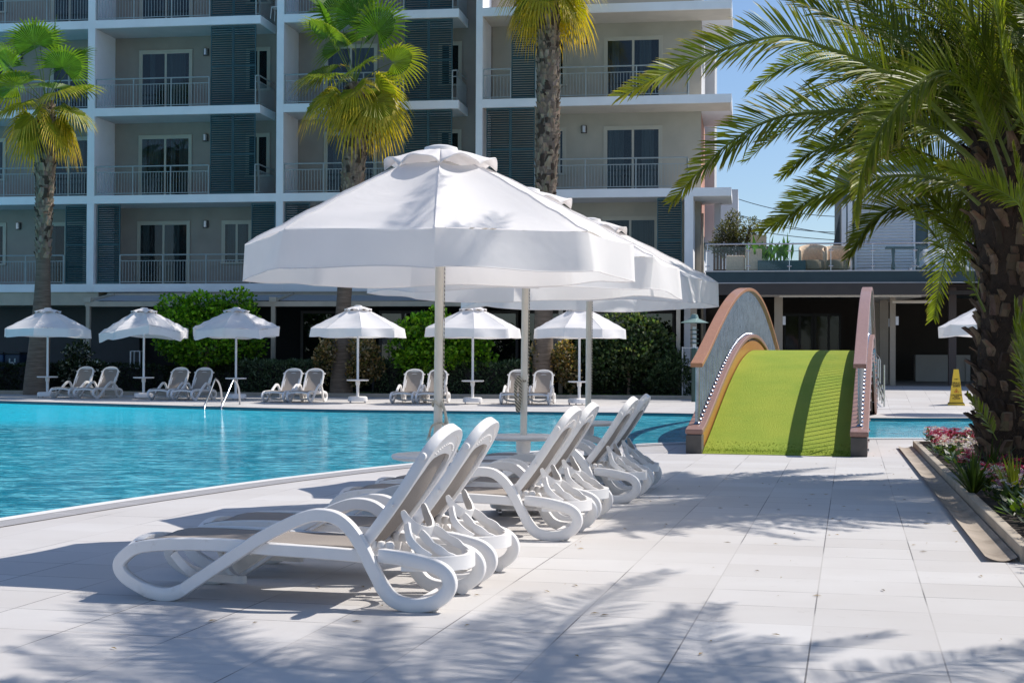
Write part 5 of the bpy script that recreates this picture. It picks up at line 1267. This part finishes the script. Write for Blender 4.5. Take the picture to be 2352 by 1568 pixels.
# flower bed right
mb=MB(); rn=random.Random(21)
def bedp(a,b_): return k0*(1-a)+(k1-kd*1.0)*a-kn*(.12+b_)
for i in range(15000):
    a=rn.random(); b__=rn.random()*2.5; p=bedp(a,b__); p.z=.08+.10*rn.random()+.12*noise.noise(V((a*9,b__*2,0))); 
    a_=V((rn.uniform(-1,1),rn.uniform(-1,1),rn.uniform(.1,1))).normalized(); s2=a_.cross(V((0,0,1))).normalized(); l_=rn.uniform(.06,.14); k=rn.uniform(.4,1.2)
    mb.col=(.03*k,.06*k,.012*k) if rn.random()<.85 else (.09*k,.16*k,.02*k); mb.poly([p,p+a_*l_*.5+s2*l_*.25,p+a_*l_]); mb.poly([p,p+a_*l_,p+a_*l_*.5-s2*l_*.25])
tag(mb.build('ground_cover',LEAFS),'low green foliage filling the planter at the foot of the date palm','ground cover',kind='stuff')
mb=MB()
for i in range(7500):
    a=rn.random()**1.15; b__=rn.random()*2.4; 
    m_=noise.noise(V((a*7,b__*1.6,5))); 
    if m_<-.10: continue
    p=bedp(a,b__); p.z=.20+.12*rn.random()+.12*m_; 
    ins=noise.noise(V((a*5+3,b__*2,9)))+rn.uniform(-.25,.25)
    c=(.40,.015,.09) if ins>.02 else ((.66,.60,.70) if rn.random()<.75 else (.50,.22,.40))
    nr=V((rn.uniform(-.5,.3),rn.uniform(-.6,.2),1)).normalized(); t1=nr.cross(V((1,0,0))).normalized(); t2=nr.cross(t1); r_=rn.uniform(.024,.042)
    for k in range(9):
        th=k*2*PI/9+rn.random()*.3; e=t1*math.cos(th)+t2*math.sin(th); f=t1*math.cos(th+.32)+t2*math.sin(th+.32); kk=rn.uniform(.8,1.15); mb.col=tuple(x*kk for x in c)
        mb.poly([p,p+e*r_*.8+nr*.004,p+(e+f)*.5*r_*1.15,p+f*r_*.8+nr*.004])
    mb.col=(.10,.02,.12); mb.poly([p+nr*.006+(t1*math.cos(q)+t2*math.sin(q))*.007 for q in (0,1.57,3.14,4.71)])
tag(mb.build('daisy_blooms',LEAFS),'magenta and white daisy blooms scattered over the planter','flowers',kind='stuff')
# spiky grass clumps at the palm foot
for j,(px,py,Yo,lb) in enumerate(((2235,1105,13.2,'spiky green clump in the middle of the flower bed'),(2330,1130,12.4,'spiky yellow green clump at the right edge of the flower bed'),(2275,1090,14.4,'dark spiky clump against the date palm trunk'))):
    q=at(px,py,Yo); t=thing('spiky_plant',(q.x,q.y,.08),0,lb,'plant'); mb=MB()
    for i in range(70):
        az=rn.uniform(0,2*PI); el=R(rn.uniform(35,88)); L=rn.uniform(.25,.55); d=V((math.cos(az)*math.cos(el),math.sin(az)*math.cos(el),math.sin(el))); s_=d.cross(V((0,0,1))).normalized()*.011
        m_=d*L*.6; e=d*L+V((0,0,-.10*L)); k=rn.uniform(.5,1.3); mb.col=((.07*k,.11*k,.02*k),(.13*k,.16*k,.03*k),(.03*k,.05*k,.015*k))[j]
        mb.poly([-s_*.6,s_*.6,m_+s_,m_-s_]); mb.poly([m_-s_,m_+s_,e])
    mb.build('blade_cluster',LEAFP,t)
# terrace plants
q=tl(1795,624,TB+1.0); t=terr(1795,1.0,'leafy_planter','teal planter box with broad upright leaves on the terrace','plant')
mb=MB(); mb.box(-.75,.75,-.2,.25,0,.40); mb.build('planter_box',TEAL,t)
mb=MB(); rn=random.Random(8)
for i in range(34):
    x=rn.uniform(-.9,.3); az=rn.uniform(0,2*PI); el=R(rn.uniform(40,85)); L=rn.uniform(.5,1.0); d=V((math.cos(az)*math.cos(el),math.sin(az)*math.cos(el)*.5,math.sin(el))).normalized(); s_=V((d.z,0,-d.x)).normalized()*rn.uniform(.03,.09); b_=V((x,0,.36)); k=rn.uniform(.6,1.3); mb.col=(.08*k,.20*k,.03*k)
    e=b_+d*L+V((0,0,-.2*L*math.cos(el))); mb.poly([b_,b_+d*L*.5+s_,e,b_+d*L*.5-s_])
mb.build('foliage',LEAFS,t)
t=terr(1690,2.4,'olive_tree','grey green olive tree on the terrace behind the white post','tree')
mb=MB(); rn=random.Random(14); leaves(mb,[(V((-.2,0,1.35)),V((.55,.5,.55))),(V((.25,.2,1.1)),V((.6,.5,.45))),(V((-.5,.2,1.0)),V((.35,.3,.4))),(V((.55,.1,1.55)),V((.35,.3,.4))),(V((-.1,.1,1.85)),V((.3,.3,.35)))],4200,.11,[(.12,.13,.055),(.19,.19,.09),(.08,.09,.03),(.25,.24,.13)],rn,shell=.1,asp=.14); mb.build('crown',LEAFS,t)
mb=MB()
for e in ((-.4,0,1.3),(.2,0,1.2),(.5,.1,1.7),(-.1,0,1.9)): mb.tube(spline([V((0,0,0)),V((e[0]*.3,0,.5)),V(e)],4),[.06]*4+[.035]*4+[.012],6)
mb.build('trunk',BARK,t,smooth=True)
# ------------------------------------------------------------ small things
# lamp post by the bridge
lp_=at(1595,760,43.5); t=thing('garden_lamp',(lp_.x,lp_.y,0),0,'dark green garden lamp post with a flat round hat, left of the footbridge','lamp post')
GRN=mat('dark_green_paint',(.03,.07,.06),.4,.1,4); mz=3400/lp_.y
zt_=at(1595,741,lp_.y).z; mb=MB(); mb.tube([(0,0,0),(0,0,zt_-.75)],.085,14); mb.build('post',GRN,t,smooth=True)
mb=MB(); mb.tube([(0,0,zt_-.75),(0,0,zt_-.12)],.055,14); mb.build('light_tube',mat('frosted_lamp',(.6,.65,.65),.3),t,smooth=True)
mb=MB()
for k in range(4): mb.lathe([(.07,zt_-.62+.13*k),(.13,zt_-.61+.13*k),(.13,zt_-.595+.13*k),(.07,zt_-.585+.13*k)],n=16)
mb.build('ring_guard',GRN,t,smooth=True)
mb=MB(); mb.lathe([(.001,zt_+.26),(.09,zt_+.24),(.13,zt_+.12),(.30,zt_+.05),(.42,zt_),(.40,zt_-.01),(.05,zt_+.03)],n=28); mb.build('shade',mat('grey_green_paint',(.22,.32,.30),.35),t,smooth=True)
# white shelving by the bridge
def shelf_unit(px,py0,py1,Y,w_,label,nm='shelf_rack',rows=3):
    a=at(px,py1,Y); h0=a.z; h=at(px,py0,Y).z-h0; t=thing(nm,(a.x,a.y,h0),-HA,label,'shelves'); mb=MB()
    for x in (0,w_-.04): mb.box(x,x+.04,0,.04,0,h); mb.box(x,x+.04,.3,.34,0,h)
    mb.build('upright',GREYW,t); mb=MB()
    for k in range(rows+1): mb.box(.04,w_-.04,0,.34,h*k/rows*.97,h*k/rows*.97+.03)
    mb.build('shelf',GREYW,t); return t
s1=shelf_unit(1566,752,872,46.3,.50,'pale grey open shelf rack beside the garden lamp'); s1.location.z=0; s1.children[0].scale.z=1
s2=shelf_unit(298,806,846,48.9,.36,'white framed side table by the dark doorway behind the second far umbrella','side_table',1)
# chrome ramp railing
ra=[V((at(2012,900,44.6).x-.1,44.6,.40)),V((at(2053,900,38.6).x-.25,38.6,.03))]
t=thing('ramp_railing',ra[0],0,'chrome ramp railing with slanted handrail beyond the bridge','railing'); I=-ra[0]
mb=MB(); d=ra[1]-ra[0]
mb.tube([V((0,0,1.12)),d*.55+V((0,0,1.12)),d*.62+V((0,0,1.10))],.03,8); mb.tube([d*.3+V((0,0,.62)),d+V((0,0,.32))],.02,8); mb.tube([d*.3+V((0,0,.42)),d+V((0,0,.12))],.015,8)
mb.build('handrail',CHROME,t,smooth=True)
for k in range(7):
    mb=MB(); f=k/6; hh_=1.12 if f<.6 else 1.1-.0*f; mb.tube([d*f,d*f+V((0,0,hh_ if k<5 or k==6 else .5))],.022,8); mb.build('post',CHROME,t,smooth=True)
# white counter
c0=at(2103,877,55.5); c1=at(2228,877,54.6); c0.z=c1.z=0; t=thing('bar_counter',(c0.x,c0.y,.451),-HA,'plain white bar counter in front of the dark pavilion wall','counter')
L=(c1-c0).length; hh_=at(2160,815,c0.y).z-.45; CW=mat('white_counter',(.50,.48,.45),.7,.04,2)
mb=MB(); mb.box(0,L,0,.6,hh_-.08,hh_); mb.box(0,.16,0,.6,0,hh_-.08); mb.box(L-.16,L,0,.6,0,hh_-.08); mb.build('frame',CW,t); mb=MB(); mb.box(.16,L-.16,.06,.12,0,hh_-.08); mb.build('front_panel',CW,t)
# recycling bins
for px,lb,cc,w_ in ((28,'dark blue recycling bin with a white half round sticker',(.012,.03,.06),.55),(-12,'blue recycling bin cut by the left edge of the view',(.01,.05,.12),.6)):
    g=at(px,880,50.0); t=thing('recycling_bin',(g.x-w_/2+ (.0),g.y,0),-HA,lb,'bin','recycling bins'); h_=at(px,808,50).z
    BN=mat('blue_bin_'+('a' if px>0 else 'b'),cc,.5,.1,3); mb=MB(); mb.box(0,w_,0,.55,.0,h_-.08); mb.build('body',BN,t,bevel=.03); mb=MB(); mb.box(-.02,w_+.02,-.03,.57,h_-.075,h_); mb.build('lid',mat('black_lid',(.012,.014,.016),.5),t,bevel=.02)
    mb=MB(); r_=.12; mb.poly([(w_/2+r_*math.cos(a),-.006,.62+h_*.22+(r_*math.sin(a))) for a in [PI*i/14 for i in range(15)]]); mb.build('sticker',mat('white_sticker',(.5,.53,.5),.6),t)
    if px>0:
        mb=MB(); 
        for x in (.17,.36): mb.box(x,x+.05,-.006,-.003,h_-.36,h_-.22)
        mb.box(.24,.33,-.006,-.003,h_-.36,h_-.33); mb.build('label_mark',mat('white_sticker2',(.45,.55,.52),.6),t)
# low wall behind bins
a=at(-60,815,51.0); mb=MB(); 
# overhead wires and bulbs
WIRE=mat('black_wire',(.05,.06,.07),.6)
pole_=hw(Ux(1676,500,24),24,0); 
def wire(p,q,sag,r_,name,label,cat,m=WIRE):
    mb=MB(); pts=[]
    for i in range(25):
        f=i/24; x=p.lerp(q,f); x.z-=sag*4*f*(1-f); pts.append(x)
    mb.tube(pts,r_,5); return tag(mb.build(name,m),label,cat), pts
i=0
for (a,b_,sg,lb) in (((1680,452),(2140,478),.8,'highest overhead cable crossing the blue sky'),((1680,490),(2140,505),.9,'second overhead cable below the highest one'),((1690,492),(2200,560),.4,'slanting overhead cable running down to the pavilion'),((1720,528),(2140,552),.3,'lowest overhead cable just above the terrace glass')):
    wire(at(a[0],a[1],90),at(b_[0],b_[1],80),sg,.022,'overhead_cable',lb,'cable')
t=thing('utility_pole',(at(1667,600,88).x,88,0),0,'distant utility pole with insulators behind the olive tree','pole')
zt2=at(1667,478,88).z; mb=MB(); mb.tube([(0,0,0),(0,0,zt2)],.22,10); mb.build('pole',GREYW,t); mb=MB(); mb.box(-.9,.9,-.1,.1,zt2-.8,zt2-.65); mb.build('crossarm',GREYW,t)
_,wp=wire(at(1640,566,50),at(2010,540,50),.35,.008,'string_light_wire','thin wire of the bulb string over the terrace','wire')
for k in range(4):
    p=wp[7+k*4]; mb=MB(); mb.lathe([(.001,-.05),(.03,-.03),(.035,0),(.015,.04),(.001,.05)],p-V((0,0,.05)),10)
    tag(mb.build('light_bulb',mat('clear_bulb',(.9,.9,.85),.15) if k==0 else bpy.data.materials['clear_bulb'],smooth=True),'small clear bulb hanging from the string light wire above the terrace','bulb','bulbs on the terrace string')
# distant white building on the left behind the terrace
q=at(1636,560,70); t=thing('white_house',(q.x,q.y,0),-HA,'white house far behind the terrace, just right of the hotel side wall','building')
mb=MB(); mb.box(-.6,1.2,0,6,0,at(1640,455,70).z+.4); mb.build('wall',WHITEB,t); mb=MB(); mb.box(.1,.5,-.02,0,6.0,7.6); mb.build('window',DARKW,t)

# small dry leaf bits on the deck
mb=MB(); rn=random.Random(31)
for i in range(150):
    if i%3: p=tw(rn.uniform(-3.2,1.2),rn.uniform(6,16))
    else:
        a=rn.random(); p=k0*(1-a)+k1*a+kn*(.3+rn.random()**2*1.6)
    p.z=.006; az=rn.uniform(0,6.28); L=rn.uniform(.010,.032); d=V((math.cos(az),math.sin(az),0))*L; q=V((-d.y,d.x,0))*rn.uniform(.12,.4); k=rn.uniform(.4,1.5); mb.col=(.22*k,.15*k,.07*k)
    mb.poly([p-d,p-q+V((0,0,.004)),p+d,p+q+V((0,0,.004))])
tag(mb.build('leaf_litter',LEAFS),'tiny dry leaf bits scattered over the near deck tiles','leaf litter',kind='stuff')
